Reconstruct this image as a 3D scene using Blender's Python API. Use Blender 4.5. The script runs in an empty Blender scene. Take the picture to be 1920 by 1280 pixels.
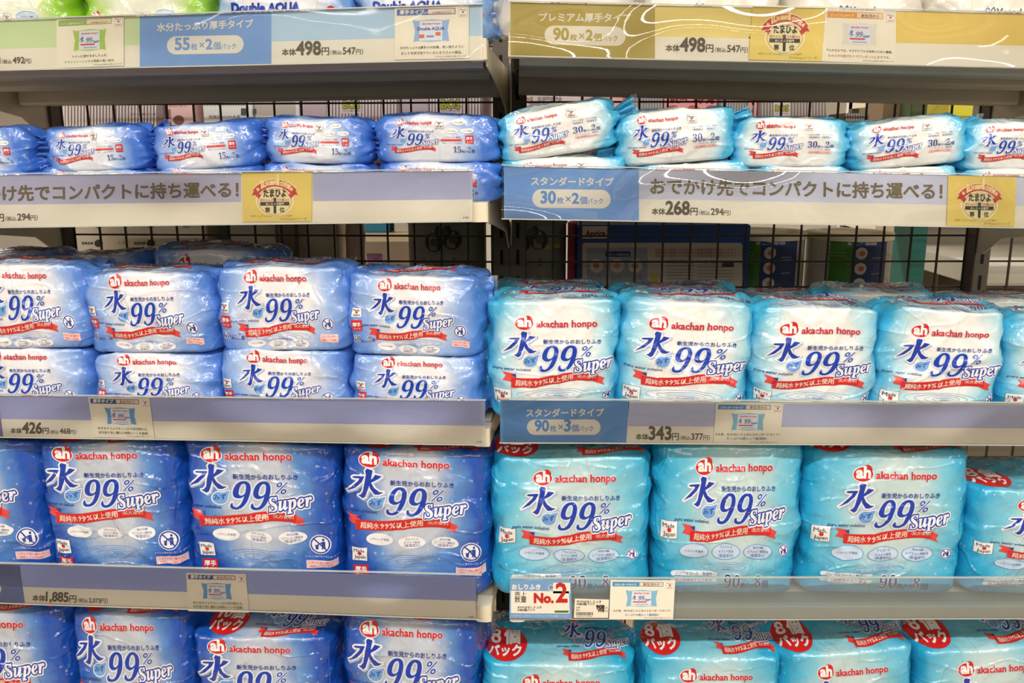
import bpy, bmesh, math, random
import numpy as np
from mathutils import Vector, Matrix, noise

# ------------------------------------------------------------------ camera, light, exposure
C = bpy.context.scene.collection
SC = bpy.context.scene
F_PX, PITCH, YAW, ROLL = 1660.0, math.radians(12.5), math.radians(0.32), math.radians(-0.14)
cp, sp = math.cos(PITCH), math.sin(PITCH)
_r, _u, _f = Vector((1, 0, 0)), Vector((0, sp, cp)), Vector((0, cp, -sp))
_r2 = _r*math.cos(ROLL)+_u*math.sin(ROLL); _u2 = _u*math.cos(ROLL)-_r*math.sin(ROLL)
CAMR = Matrix.Rotation(YAW, 3, 'Z') @ Matrix((_r2, _u2, -_f)).transposed()
cam = bpy.data.cameras.new('camera'); camo = bpy.data.objects.new('camera', cam); C.objects.link(camo)
camo.matrix_world = CAMR.to_4x4()
cam.sensor_width = 36.0; cam.lens = 36.0*F_PX/1920.0; cam.clip_start = 0.02; cam.clip_end = 60
SC.camera = camo
w = bpy.data.worlds.new('world'); SC.world = w; w.use_nodes = True
w.node_tree.nodes['Background'].inputs[0].default_value = (1.0, 0.97, 0.92, 1)
w.node_tree.nodes['Background'].inputs[1].default_value = 0.05
SC.view_settings.view_transform = 'Standard'; SC.view_settings.look = 'None'
SC.view_settings.gamma = 1.0; SC.view_settings.use_curve_mapping = False
SC.view_settings.exposure = 0.0
SC.cycles.max_bounces = 7; SC.cycles.diffuse_bounces = 4; SC.cycles.glossy_bounces = 3; SC.cycles.transparent_max_bounces = 8
SC.cycles.use_adaptive_sampling = True; SC.cycles.adaptive_threshold = 0.02
FLOOR, CEIL = -1.42, 1.55
LAMP_ROWS = [(-7.0, 0.75), (-4.6, 0.75), (-2.6, 0.9), (-0.75, 1.35), (3.3, 0.9), (5.6, 0.9)]
LAMP_W = 130.0
for y_, k_ in LAMP_ROWS:
    ld = bpy.data.lights.new('strip_light', 'AREA'); ld.shape = 'RECTANGLE'; ld.size = 7.6; ld.size_y = 0.12
    ld.energy = LAMP_W*k_; ld.color = (1.0, 0.94, 0.86)
    lo = bpy.data.objects.new('strip_light', ld); lo.location = (0, y_, CEIL-0.075); C.objects.link(lo)

# ------------------------------------------------------------------ helpers
def lin(c):
    return tuple(((v/255)/12.92 if v/255 <= 0.04045 else ((v/255+0.055)/1.055)**2.4) for v in c)+(1.0,)
MATS = {}
def mat(name, col=(200, 200, 200), rough=0.5, metal=0.0, spec=0.5, coat=0.0, var=0.06, scale=30, bump=0.0, bscale=200, alpha=None):
    if name in MATS: return MATS[name]
    m = bpy.data.materials.new(name); m.use_nodes = True; nt = m.node_tree; n = nt.nodes; b = n['Principled BSDF']
    tc = n.new('ShaderNodeTexCoord'); nz = n.new('ShaderNodeTexNoise'); nz.inputs['Scale'].default_value = scale; nz.inputs['Detail'].default_value = 4
    nt.links.new(tc.outputs['Object'], nz.inputs['Vector'])
    mx = n.new('ShaderNodeMix'); mx.data_type = 'RGBA'; c = lin(col)
    mx.inputs[6].default_value = tuple(v*(1-var) for v in c[:3])+(1,); mx.inputs[7].default_value = tuple(min(1, v*(1+var)) for v in c[:3])+(1,)
    nt.links.new(nz.outputs['Fac'], mx.inputs[0]); nt.links.new(mx.outputs[2], b.inputs['Base Color'])
    b.inputs['Roughness'].default_value = rough; b.inputs['Metallic'].default_value = metal
    b.inputs['Specular IOR Level'].default_value = spec; b.inputs['Coat Weight'].default_value = coat; b.inputs['Coat Roughness'].default_value = 0.12
    if bump:
        n2 = n.new('ShaderNodeTexNoise'); n2.inputs['Scale'].default_value = bscale; nt.links.new(tc.outputs['Object'], n2.inputs['Vector'])
        bp = n.new('ShaderNodeBump'); bp.inputs['Strength'].default_value = bump; bp.inputs['Distance'].default_value = 0.001
        nt.links.new(n2.outputs['Fac'], bp.inputs['Height']); nt.links.new(bp.outputs[0], b.inputs['Normal'])
    MATS[name] = m; return m

def clear_mat(name, tint=(255, 255, 255), body=0.06, rough=0.06, wave=0.0, wscale=6, refl=1.0):
    """thin clear plastic: transparent film with fresnel reflection and a trace of milky body"""
    if name in MATS: return MATS[name]
    m = bpy.data.materials.new(name); m.use_nodes = True; nt = m.node_tree; n = nt.nodes; n.clear(); L = nt.links.new
    out = n.new('ShaderNodeOutputMaterial'); tr = n.new('ShaderNodeBsdfTransparent'); tr.inputs[0].default_value = lin(tint)
    di = n.new('ShaderNodeBsdfDiffuse'); di.inputs[0].default_value = lin((225, 228, 225)); gl = n.new('ShaderNodeBsdfGlossy'); gl.inputs['Roughness'].default_value = rough
    m1 = n.new('ShaderNodeMixShader'); m1.inputs[0].default_value = body; L(tr.outputs[0], m1.inputs[1]); L(di.outputs[0], m1.inputs[2])
    fr = n.new('ShaderNodeFresnel'); fr.inputs[0].default_value = 1.45
    mu = n.new('ShaderNodeMath'); mu.operation = 'MULTIPLY'; mu.inputs[1].default_value = refl; L(fr.outputs[0], mu.inputs[0])
    m2 = n.new('ShaderNodeMixShader'); L(mu.outputs[0], m2.inputs[0]); L(m1.outputs[0], m2.inputs[1]); L(gl.outputs[0], m2.inputs[2])
    L(m2.outputs[0], out.inputs[0])
    if wave:
        tc = n.new('ShaderNodeTexCoord'); mp = n.new('ShaderNodeMapping'); mp.inputs['Scale'].default_value = (1, 1, 1.6)
        nz = n.new('ShaderNodeTexNoise'); nz.inputs['Scale'].default_value = wscale; nz.inputs['Detail'].default_value = 1.0
        L(tc.outputs['Object'], mp.inputs[0]); L(mp.outputs[0], nz.inputs['Vector'])
        bp = n.new('ShaderNodeBump'); bp.inputs['Strength'].default_value = 1.0; bp.inputs['Distance'].default_value = wave
        L(nz.outputs['Fac'], bp.inputs['Height']); L(bp.outputs[0], gl.inputs['Normal']); L(bp.outputs[0], fr.inputs['Normal'])
    MATS[name] = m; return m

def crinkle(nt, strength):
    """creases of thin plastic film, in the pack's own coordinates so that film and print share them"""
    n = nt.nodes; L = nt.links.new
    tc = n.new('ShaderNodeTexCoord')
    oi = n.new('ShaderNodeAttribute'); oi.attribute_name = 'seed_offset'
    ad = n.new('ShaderNodeVectorMath'); ad.operation = 'ADD'; L(tc.outputs['Object'], ad.inputs[0]); L(oi.outputs['Vector'], ad.inputs[1])
    nz = n.new('ShaderNodeTexNoise'); nz.inputs['Scale'].default_value = 14; nz.inputs['Detail'].default_value = 2
    L(ad.outputs[0], nz.inputs['Vector'])
    sc = n.new('ShaderNodeVectorMath'); sc.operation = 'MULTIPLY_ADD'; sc.inputs[1].default_value = (0.07,)*3; L(nz.outputs['Color'], sc.inputs[0]); L(ad.outputs[0], sc.inputs[2])
    hs = []
    for s, k in ((17, 1.0), (46, 0.38), (120, 0.12)):
        v = n.new('ShaderNodeTexVoronoi'); v.feature = 'F1'; v.inputs['Scale'].default_value = s
        L(sc.outputs[0], v.inputs['Vector'])
        mm = n.new('ShaderNodeMath'); mm.operation = 'MULTIPLY'; mm.inputs[1].default_value = k; L(v.outputs['Distance'], mm.inputs[0]); hs.append(mm)
    a = hs[0]
    for h in hs[1:]:
        q = n.new('ShaderNodeMath'); q.operation = 'ADD'; L(a.outputs[0], q.inputs[0]); L(h.outputs[0], q.inputs[1]); a = q
    # long thin tension creases
    for s_, st, k in ((7.0, (1, 1, 2.6), 1.6), (9.0, (2.4, 1, 1), 1.3)):
        mp = n.new('ShaderNodeMapping'); mp.inputs['Scale'].default_value = st; mp.inputs['Rotation'].default_value = (0, 0.5*k, 0); L(ad.outputs[0], mp.inputs[0])
        q1 = n.new('ShaderNodeTexNoise'); q1.inputs['Scale'].default_value = s_; q1.inputs['Detail'].default_value = 1.5; L(mp.outputs[0], q1.inputs['Vector'])
        q2 = n.new('ShaderNodeMath'); q2.operation = 'SUBTRACT'; q2.inputs[1].default_value = 0.5; L(q1.outputs['Fac'], q2.inputs[0])
        q3 = n.new('ShaderNodeMath'); q3.operation = 'ABSOLUTE'; L(q2.outputs[0], q3.inputs[0])
        q4 = n.new('ShaderNodeMath'); q4.operation = 'SUBTRACT'; q4.inputs[0].default_value = 0.035; q4.use_clamp = True; L(q3.outputs[0], q4.inputs[1])
        q5 = n.new('ShaderNodeMath'); q5.operation = 'MULTIPLY_ADD'; q5.inputs[1].default_value = 6.0*k; L(q4.outputs[0], q5.inputs[0]); L(a.outputs[0], q5.inputs[2]); a = q5
    bp = n.new('ShaderNodeBump'); bp.inputs['Strength'].default_value = strength; bp.inputs['Distance'].default_value = 0.006
    L(a.outputs[0], bp.inputs['Height'])
    b2 = n.new('ShaderNodeBump'); b2.inputs['Strength'].default_value = strength*0.34; b2.inputs['Distance'].default_value = 0.006; L(a.outputs[0], b2.inputs['Height'])
    bs = [x for x in n if x.type == 'BSDF_PRINCIPLED'][0]; L(b2.outputs[0], bs.inputs['Normal']); L(bp.outputs[0], bs.inputs['Coat Normal']); return bp, ad

CRINK = 1.0
def ink(name, col, rough=0.3):
    key = 'ink_'+name
    if key in MATS: return MATS[key]
    m = bpy.data.materials.new(key); m.use_nodes = True; nt = m.node_tree; b = nt.nodes['Principled BSDF']
    b.inputs['Base Color'].default_value = lin(col); b.inputs['Roughness'].default_value = rough
    b.inputs['Coat Weight'].default_value = 0.7; b.inputs['Coat Roughness'].default_value = 0.06; b.inputs['Coat IOR'].default_value = 1.6
    bp, _ = crinkle(nt, CRINK); MATS[key] = m; return m

def film(name, edge, mid, centre, cx=0.0, cy=0.62, rx=0.85, ry=0.75, p0=0.35, p1=1.0):
    """printed wrapper: pale middle running into the coloured edges, cloudy, with small water drops"""
    key = 'film_'+name
    if key in MATS: return MATS[key]
    m = bpy.data.materials.new(key); m.use_nodes = True; nt = m.node_tree; n = nt.nodes; L = nt.links.new; b = n['Principled BSDF']
    bp, ad = crinkle(nt, CRINK)
    uv = n.new('ShaderNodeUVMap'); uv.uv_map = 'UVMap'
    mp = n.new('ShaderNodeVectorMath'); mp.operation = 'SUBTRACT'; mp.inputs[1].default_value = (cx, cy, 0); L(uv.outputs[0], mp.inputs[0])
    dv = n.new('ShaderNodeVectorMath'); dv.operation = 'DIVIDE'; dv.inputs[1].default_value = (rx, ry, 1); L(mp.outputs[0], dv.inputs[0])
    ln = n.new('ShaderNodeVectorMath'); ln.operation = 'LENGTH'; L(dv.outputs[0], ln.inputs[0])
    nz = n.new('ShaderNodeTexNoise'); nz.inputs['Scale'].default_value = 16; nz.inputs['Detail'].default_value = 6; nz.inputs['Roughness'].default_value = 0.6; L(ad.outputs[0], nz.inputs['Vector'])
    s1 = n.new('ShaderNodeMath'); s1.operation = 'MULTIPLY_ADD'; s1.inputs[1].default_value = 0.55; L(nz.outputs['Fac'], s1.inputs[0]); L(ln.outputs['Value'], s1.inputs[2])
    s2 = n.new('ShaderNodeMath'); s2.operation = 'SUBTRACT'; s2.inputs[1].default_value = 0.27; L(s1.outputs[0], s2.inputs[0])
    cr = n.new('ShaderNodeValToRGB'); e = cr.color_ramp.elements
    e[0].position = p0; e[0].color = lin(centre); e[1].position = p1; e[1].color = lin(edge)
    x = e.new((p0+p1)/2); x.color = lin(mid)
    L(s2.outputs[0], cr.inputs[0])
    vo = n.new('ShaderNodeTexVoronoi'); vo.inputs['Scale'].default_value = 60; vo.inputs['Randomness'].default_value = 1; L(ad.outputs[0], vo.inputs['Vector'])
    vr = n.new('ShaderNodeValToRGB'); vr.color_ramp.elements[0].position = 0.07; vr.color_ramp.elements[0].color = (1, 1, 1, 1); vr.color_ramp.elements[1].position = 0.16; vr.color_ramp.elements[1].color = (0, 0, 0, 1)
    L(vo.outputs['Distance'], vr.inputs[0])
    mk = n.new('ShaderNodeMath'); mk.operation = 'MULTIPLY'; mk.inputs[1].default_value = 0.35; L(vr.outputs[0], mk.inputs[0])
    mx = n.new('ShaderNodeMix'); mx.data_type = 'RGBA'; mx.inputs[7].default_value = lin((225, 238, 250)); L(mk.outputs[0], mx.inputs[0]); L(cr.outputs[0], mx.inputs[6])
    L(mx.outputs[2], b.inputs['Base Color'])
    b.inputs['Roughness'].default_value = 0.26; b.inputs['Coat Weight'].default_value = 0.9; b.inputs['Coat Roughness'].default_value = 0.06; b.inputs['Coat IOR'].default_value = 1.6
    MATS[key] = m; return m

def tag(o, label=None, cat=None, group=None, kind=None):
    if label: o['label'] = label
    if cat: o['category'] = cat
    if group: o['group'] = group
    if kind: o['kind'] = kind
    return o
def empty(name, label, cat, mw, group=None):
    o = bpy.data.objects.new(name, None); C.objects.link(o); o.matrix_world = mw; o.empty_display_size = 0.05
    return tag(o, label, cat, group)
def link(name, me, parent=None):
    o = bpy.data.objects.new(name, me); C.objects.link(o)
    if parent: o.parent = parent
    return o
class MB:
    def __init__(s): s.v = []; s.f = []; s.m = []; s.mi = 0
    def box(s, x0, x1, y0, y1, z0, z1, dz=0.0):
        b = len(s.v)
        for x, k in ((x0, 0), (x1, dz)):
            s.v += [(x, y0, z0+k), (x, y1, z0+k), (x, y1, z1+k), (x, y0, z1+k)]
        for q in ((0, 1, 2, 3), (7, 6, 5, 4), (0, 4, 5, 1), (1, 5, 6, 2), (2, 6, 7, 3), (3, 7, 4, 0)):
            s.f.append(tuple(b+i for i in q)); s.m.append(s.mi)
        return s
    def prism(s, pts, axis, a0, a1):
        """extrude a 2D outline along axis 'x' (pts are y,z), 'y' (x,z) or 'z' (x,y)"""
        b = len(s.v); n = len(pts)
        for a in (a0, a1):
            for p, q in pts:
                s.v.append({'x': (a, p, q), 'y': (p, a, q), 'z': (p, q, a)}[axis])
        s.f.append(tuple(range(b+n-1, b-1, -1))); s.f.append(tuple(range(b+n, b+2*n))); s.m += [s.mi]*2
        for i in range(n):
            j = (i+1) % n; s.f.append((b+i, b+j, b+n+j, b+n+i)); s.m.append(s.mi)
        return s
    def cyl(s, x, y, r0, r1, z0, z1, n=32):
        b = len(s.v)
        for z, r in ((z0, r0), (z1, r1)):
            for i in range(n):
                a = 2*math.pi*i/n; s.v.append((x+r*math.cos(a), y+r*math.sin(a), z))
        s.f.append(tuple(range(b+n-1, b-1, -1))); s.f.append(tuple(range(b+n, b+2*n))); s.m += [s.mi]*2
        for i in range(n):
            j = (i+1) % n; s.f.append((b+i, b+j, b+n+j, b+n+i)); s.m.append(s.mi)
        return s
    def build(s, name, mats, parent=None, bevel=0.0):
        me = bpy.data.meshes.new(name); me.from_pydata(s.v, [], s.f)
        for m in (mats if isinstance(mats, (list, tuple)) else [mats]): me.materials.append(m)
        me.polygons.foreach_set('material_index', s.m)
        if bevel:
            bm = bmesh.new(); bm.from_mesh(me); bmesh.ops.recalc_face_normals(bm, faces=bm.faces)
            bmesh.ops.bevel(bm, geom=bm.edges[:], offset=bevel, segments=2, affect='EDGES', clamp_overlap=True); bm.to_mesh(me); bm.free()
        else:
            bm = bmesh.new(); bm.from_mesh(me); bmesh.ops.recalc_face_normals(bm, faces=bm.faces); bm.to_mesh(me); bm.free()
        me.update(); return link(name, me, parent)

# ------------------------------------------------------------------ the two shelf bays: (a along the bay, d behind its front plane, z up)
X0, D0 = -0.02, 1.22
ALPHA = {'L': math.radians(-3.43), 'R': 0.0}
def umat(u): return Matrix.Translation((X0, D0, 0)) @ Matrix.Rotation(ALPHA[u], 4, 'Z')
UM = {u: umat(u) for u in 'LR'}
UI = {u: np.array(UM[u].inverted()) for u in 'LR'}
RN = np.array(CAMR)
def hits(P, u, d):
    """pixels (N,2) -> (a, z) on the plane d behind the front of bay u"""
    P = np.asarray(P, float).reshape(-1, 2)
    dc = np.stack([P[:, 0]-960, 640-P[:, 1], -np.full(len(P), F_PX)], 1)
    dw = dc @ RN.T; M = UI[u]; o = M[:3, 3]; dl = dw @ M[:3, :3].T
    t = (d-o[1])/dl[:, 1]
    return np.stack([o[0]+t*dl[:, 0], o[2]+t*dl[:, 2]], 1)
def hit(px, py, u, d): r = hits([(px, py)], u, d)[0]; return float(r[0]), float(r[1])
TH = {'L1': (0.1125, 0.736), 'R1': (0.1164, -1.41), 'L2': (-0.1005, 0.854), 'R2': (-0.0966, -1.115),
      'L3': (-0.4244, 0.172), 'R3': (-0.4204, -0.36), 'L4': (-0.7043, -0.181), 'R4': (-0.7030, 0.136), 'L5': (-1.02, 0), 'R5': (-1.02, 0)}
LIP = 0.022
def deck(row, a): z0, t = TH[row]; return z0+a*math.tan(math.radians(t))+LIP

# ------------------------------------------------------------------ 2D drawing in picture units, later laid on a real surface
RAW = {}
def raw_text(s, res=3, shear=0.0):
    k = (s, res, shear)
    if k in RAW: return RAW[k]
    c = bpy.data.curves.new('t', 'FONT'); c.body = s; c.size = 1; c.resolution_u = res; c.shear = shear
    o = bpy.data.objects.new('t', c); me = o.to_mesh(); me.calc_loop_triangles()
    V = np.array([v.co[:2] for v in me.vertices], float).reshape(-1, 2)
    T = np.array([t.vertices[:] for t in me.loop_triangles], int).reshape(-1, 3)
    use = {}
    for p in me.polygons:
        for e in p.edge_keys: use[e] = use.get(e, 0)+1
    E_ = np.array([e for e, q in use.items() if q == 1], int).reshape(-1, 2)
    o.to_mesh_clear(); bpy.data.objects.remove(o); bpy.data.curves.remove(c)
    x0 = V[:, 0].min(); V[:, 0] -= x0
    RAW[k] = (V, T, E_, V[:, 0].max()); return RAW[k]
def ribbons(V, E_, w_):
    a, b = V[E_[:, 0]], V[E_[:, 1]]; d = b-a; l = np.linalg.norm(d, axis=1, keepdims=True)+1e-9; t = d/l; n = np.stack([-t[:, 1], t[:, 0]], 1)*w_
    a = a-t*w_*0.6; b = b+t*w_*0.6
    q = np.stack([a-n, b-n, b+n, a+n], 1)
    return np.concatenate([q[:, [0, 1, 2]], q[:, [0, 2, 3]]], 0)
def jit(n_edges, base):
    """each stroke quad gets its own minute height so that overlapping strokes never share a plane"""
    j = base+0.06+0.5*((np.arange(n_edges)*0.6180339) % 1.0); return np.concatenate([j, j])
class Canvas:
    """y down like the picture; items: part, colour, layer, triangles (N,3,2)"""
    def __init__(s): s.items = []; s.T = None; s.prefix = ''
    def add(s, part, col, layer, tris):
        tris = np.asarray(tris, float); layer = np.broadcast_to(np.asarray(layer, float), (len(tris),)); part = s.prefix+part
        if s.T is not None:
            (ox, oy), (cx, cy), k, ang, ky = s.T; p = (tris-np.array([ox, oy]))*k; p[..., 1] *= ky; c, n = math.cos(ang), math.sin(ang)
            tris = np.stack([p[..., 0]*c+p[..., 1]*n+cx, -p[..., 0]*n+p[..., 1]*c+cy], -1)
        s.items.append((part, col, layer, tris))
    def place(s, o, c, k=1.0, ang=0.0, ky=1.0): s.T = (o, c, k, math.radians(ang), ky)
    def poly(s, part, col, pts, layer=1):
        from mathutils.geometry import tessellate_polygon
        t = tessellate_polygon([[Vector((p[0], p[1], 0)) for p in pts]]); P = np.array(pts, float)
        s.add(part, col, layer, P[np.array(t)])
    def rect(s, part, col, x0, y0, x1, y1, layer=1, r=0.0):
        if r: s.poly(part, col, [(cx+r*math.cos(a), cy+r*math.sin(a)) for cx, cy, a0 in ((x1-r, y1-r, 0), (x0+r, y1-r, 90), (x0+r, y0+r, 180), (x1-r, y0+r, 270)) for a in [math.radians(a0+t) for t in range(0, 91, 15)]], layer)
        else: s.poly(part, col, [(x0, y0), (x1, y0), (x1, y1), (x0, y1)], layer)
    def ell(s, part, col, cx, cy, rx, ry, layer=1, n=28, a=0):
        c, d = math.cos(a), math.sin(a)
        s.poly(part, col, [(cx+rx*math.cos(t)*c-ry*math.sin(t)*d, cy+rx*math.cos(t)*d+ry*math.sin(t)*c) for t in [2*math.pi*i/n for i in range(n)]], layer)
    def ring(s, part, col, cx, cy, rx, ry, w_, layer=1, n=28):
        t = []
        for i in range(n):
            a, b = 2*math.pi*i/n, 2*math.pi*(i+1)/n
            q = [(cx+(rx+k*w_)*math.cos(g), cy+(ry+k*w_)*math.sin(g)) for g in (a, b) for k in (0, -1)]
            t += [[q[0], q[2], q[3]], [q[0], q[3], q[1]]]
        s.add(part, col, layer, t)
    def text(s, part, col, st, p0, p1, layer=2, bold=0.0, res=2, shear=0.0, h=1.0, glow=None, warp=None, gl=None):
        """baseline from p0 to p1; bold / glow widths in em"""
        V, T, E_, wd = raw_text(st, res, shear)
        if not len(T): return
        dx, dy = p1[0]-p0[0], p1[1]-p0[1]; L = math.hypot(dx, dy); k = L/wd; tx, ty = dx/L, dy/L
        def m(t):
            x, y = t[..., 0]*k, -t[..., 1]*k*h
            X = p0[0]+x*tx-y*ty; Y = p0[1]+x*ty+y*tx
            if warp is not None: Y = Y+warp(X)
            return np.stack([X, Y], -1)
        if gl:
            for c_, w_, ly in gl: s.add(part, c_, np.concatenate([np.full(len(T), float(ly)), jit(len(E_), ly)]), np.concatenate([m(V[T]), m(ribbons(V, E_, w_))], 0))
        t = m(V[T]); ly = np.full(len(T), float(layer))
        if bold: t = np.concatenate([t, m(ribbons(V, E_, bold))], 0); ly = np.concatenate([ly, jit(len(E_), layer)])
        s.add(part, col, ly, t)

COL = dict(red=(206, 30, 32), rose=(222, 70, 66), blue=(4, 58, 174), navy=(22, 58, 148), sky=(120, 170, 226), white=(238, 240, 242), cream=(236, 230, 214),
           pale=(196, 218, 240), mid=(92, 150, 214), ripple=(120, 176, 220), ripple2=(86, 138, 205), black=(52, 50, 44), taupe=(112, 100, 78), drop=(110, 164, 226), green=(84, 150, 60), glow=(214, 228, 242),
           gold=(178, 158, 66), teal=(120, 200, 225), pinkish=(236, 200, 200), shade=(170, 190, 225))

MIZU = [[(58, 0), (73, 4), (69, 30), (62, 62), (52, 94), (45, 100), (31, 90), (38, 88), (45, 78), (50, 50), (55, 20), (53, 8)],
        [(20, 27), (48, 25), (46, 33), (22, 34), (14, 31)], [(38, 28), (51, 26), (42, 46), (24, 66), (-3, 80), (16, 60), (32, 42)],
        [(80, 17), (99, 21), (86, 33), (64, 48), (61, 41), (73, 30)], [(60, 40), (68, 43), (77, 62), (92, 74), (104, 75), (90, 84), (78, 84), (66, 66)]]
def seg_outline(pts, w_):
    P = np.array(pts, float); E_ = np.array([(i, (i+1) % len(P)) for i in range(len(P))]); return ribbons(P, E_, w_)
def mizu(c, x, y, wd, hg, glow=True):
    for s in MIZU:
        pts = [(x+p*wd/100, y+q*hg/100) for p, q in s]
        if glow:
            sh = [(p+wd*0.03, q+hg*0.03) for p, q in pts]
            c.add('wordmark', 'shade', jit(len(sh), 1.6), seg_outline(sh, wd*0.055)); c.add('wordmark', 'white', jit(len(pts), 2.6), seg_outline(pts, wd*0.045))
        c.poly('wordmark', 'blue', pts, 5)
def rib_y(x, x0, x1, y0, y1):
    t = (x-x0)/(x1-x0); return y0+(y1-y0)*t+3.0*np.sin(t*2*math.pi)
def lockup(c, detail=2):
    """brand logo and word mark, drawn in the coordinates of the first big cyan pack (origin 1075,960)"""
    R = 'brand_logo'
    c.ell(R, 'white', 1022, 896, 18.5, 14.2, 2); c.ell(R, 'red', 1022, 896, 17, 12.6, 3); c.ell(R, 'red', 1029, 889, 8.5, 9.5, 3)
    c.text(R, 'white', 'ah', (1010.5, 902), (1034, 902), 5, bold=0.045, h=1.0)
    c.text(R, 'red', 'akachan honpo', (1045, 903), (1155, 903), 5, bold=0.03, gl=[('glow', 0.07, 3)] if detail > 1 else None)
    mizu(c, 984, 911, 60, 52, True)
    c.text('wordmark', 'navy', '新生児からのおしりふき', (1057, 935.5), (1163, 935.5), 5, bold=0.02, res=1 if detail < 2 else 2)
    # drop
    dp = [(1020+14*math.cos(t)+13, 970+11.5*math.sin(t)) for t in [math.radians(a) for a in range(-30, 271, 20)]]
    dp = [(1033+13*math.cos(t), 971+11*math.sin(t)) for t in [math.radians(a) for a in range(0, 256, 17)]]+[(1038, 961), (1050, 957), (1047, 966)]
    c.add('wordmark', 'white', jit(len(dp), 4), seg_outline(dp, 1.6)); c.poly('wordmark', 'drop', dp, 5)
    if detail > 1: c.text('wordmark', 'navy', 'みず', (1023, 975), (1044, 972.5), 6, bold=0.01)
    c.text('wordmark', 'blue', '𝟗𝟗', (1050, 990), (1119, 990), 5, res=4, shear=0.32, h=1.16, gl=[('glow', 0.045, 3)])
    c.text('wordmark', 'blue', '%', (1125, 961), (1148, 961), 5, shear=0.3, h=.95, gl=[('glow', 0.045, 3)], res=3)
    c.text('wordmark', 'white', '𝑺𝒖𝒑𝒆𝒓', (1115, 992), (1186, 981), 7, bold=0.012, res=3, h=1.15, gl=[('white', 0.135, 4), ('blue', 0.075, 5)])
    c.text('wordmark', 'navy', 'pure water solution', (966, 987), (1034, 990), 5, bold=0.015, shear=0.25, res=1)
    B = 'ribbon_banner'; x0, x1, y0, y1, h_ = 998, 1158, 1003, 992, 18
    c.poly(B, 'rose', [(981, 991), (1006, 996), (1006, 1013), (982, 1007), (988, 999)], 2)
    c.poly(B, 'rose', [(1150, 995), (1166, 1002), (1171, 1004), (1167, 1011), (1171, 1018), (1150, 1011)], 2)
    c.poly(B, 'navy', [(998, 997), (1007, 995), (1007, 1003)], 4); c.poly(B, 'navy', [(1158, 1003), (1148, 1010), (1148, 1003)], 2)
    t = []
    for i in range(16):
        a, b = x0+(x1-x0)*i/16, x0+(x1-x0)*(i+1)/16; ya, yb = rib_y(a, x0, x1, y0, y1), rib_y(b, x0, x1, y0, y1)
        t += [[(a, ya), (b, yb), (b, yb+h_)], [(a, ya), (b, yb+h_), (a, ya+h_)]]
    c.add(B, 'red', 4, t)
    wp = lambda X: rib_y(X, x0, x1, y0, y1) if c.T is None else 0
    f_ = (lambda X: rib_y(X, x0, x1, 0, y1-y0))
    for st_, xa, xb, hh in (('超純水', 1006, 1038, 1.15), ('99%', 1040, 1066, .85), ('以上使用', 1068, 1112, 1.1)): c.text(B, 'cream', st_, (xa, 1017), (xb, 1017), 6, bold=0.01, res=1, warp=f_, h=hh)
    c.text(B, 'cream', '（処方液中）', (1120, 1015), (1155, 1015), 6, res=1, warp=f_)
def made_in_japan(c, x, y, k=1.0):
    P = 'origin_badge'; w_ = 30*k
    c.rect(P, 'white', x, y, x+w_, y+w_*0.95, 3); c.add(P, 'taupe', jit(4, 4), seg_outline([(x, y), (x+w_, y), (x+w_, y+w_*0.95), (x, y+w_*0.95)], 0.3*k))
    c.text(P, 'black', 'Made', (x+3*k, y+11*k), (x+24*k, y+11*k), 5, bold=0.01); c.ell(P, 'red', x+14.5*k, y+14.5*k, 4*k, 3.6*k, 5, 12)
    c.text(P, 'black', 'Japan', (x+4*k, y+24.5*k), (x+26*k, y+24.5*k), 5, bold=0.01)
def no_flush(c, x, y, r, sub=True):
    P = 'disposal_icon'
    c.ell(P, 'white', x, y, r*1.1, r*1.1, 2, 24); c.ring(P, 'blue', x, y, r, r, r*0.14, 4, 24)
    c.ell(P, 'navy', x+r*0.32, y-r*0.5, r*0.13, r*0.15, 4, 10)
    c.poly(P, 'navy', [(x+r*0.15, y-r*0.3), (x+r*0.5, y-r*0.3), (x+r*0.5, y+r*0.55), (x+r*0.36, y+r*0.55), (x+r*0.32, y+r*0.15), (x+r*0.27, y+r*0.55), (x+r*0.13, y+r*0.55)], 4)
    c.poly(P, 'navy', [(x+r*0.2, y-r*0.28), (x-r*0.3, y-r*0.02), (x-r*0.27, y+r*0.06), (x+r*0.2, y-r*0.12)], 4)
    c.poly(P, 'navy', [(x-r*0.55, y+r*0.05), (x-r*0.15, y+r*0.05), (x-r*0.22, y+r*0.35), (x-r*0.2, y+r*0.55), (x-r*0.5, y+r*0.55), (x-r*0.48, y+r*0.3)], 4)
    c.poly(P, 'blue', [(x-r*0.72, y-r*0.62), (x-r*0.62, y-r*0.72), (x+r*0.72, y+r*0.62), (x+r*0.62, y+r*0.72)], 5)
def bubbles(c, pts, rx, ry, outline=True, k=1.0):
    T = (('パラベン不使用',), ('グルコシル', 'セラミド配合', '（保湿成分）'), ('加水分解', 'ヒアルロン酸配合', '（保湿成分）'))
    for bi, ((x, y), ls) in enumerate(zip(pts, T)):
        P = 'claim_bubble#%d_%d' % (bi, int(y))
        c.ell(P, 'white' if not outline else 'pale', x, y, rx, ry, 2, 26)
        if outline: c.ring(P, 'mid', x, y, rx, ry, 1.2*k, 3, 28)
        n = len(ls)
        for i, t in enumerate(ls):
            hw = min(rx*0.72, len(t)*2.55*k); yy = y+(i-(n-1)/2)*ry*0.54+1.9*k
            c.text(P, 'navy', t, (x-hw, yy), (x+hw, yy), 4, res=1)
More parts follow.
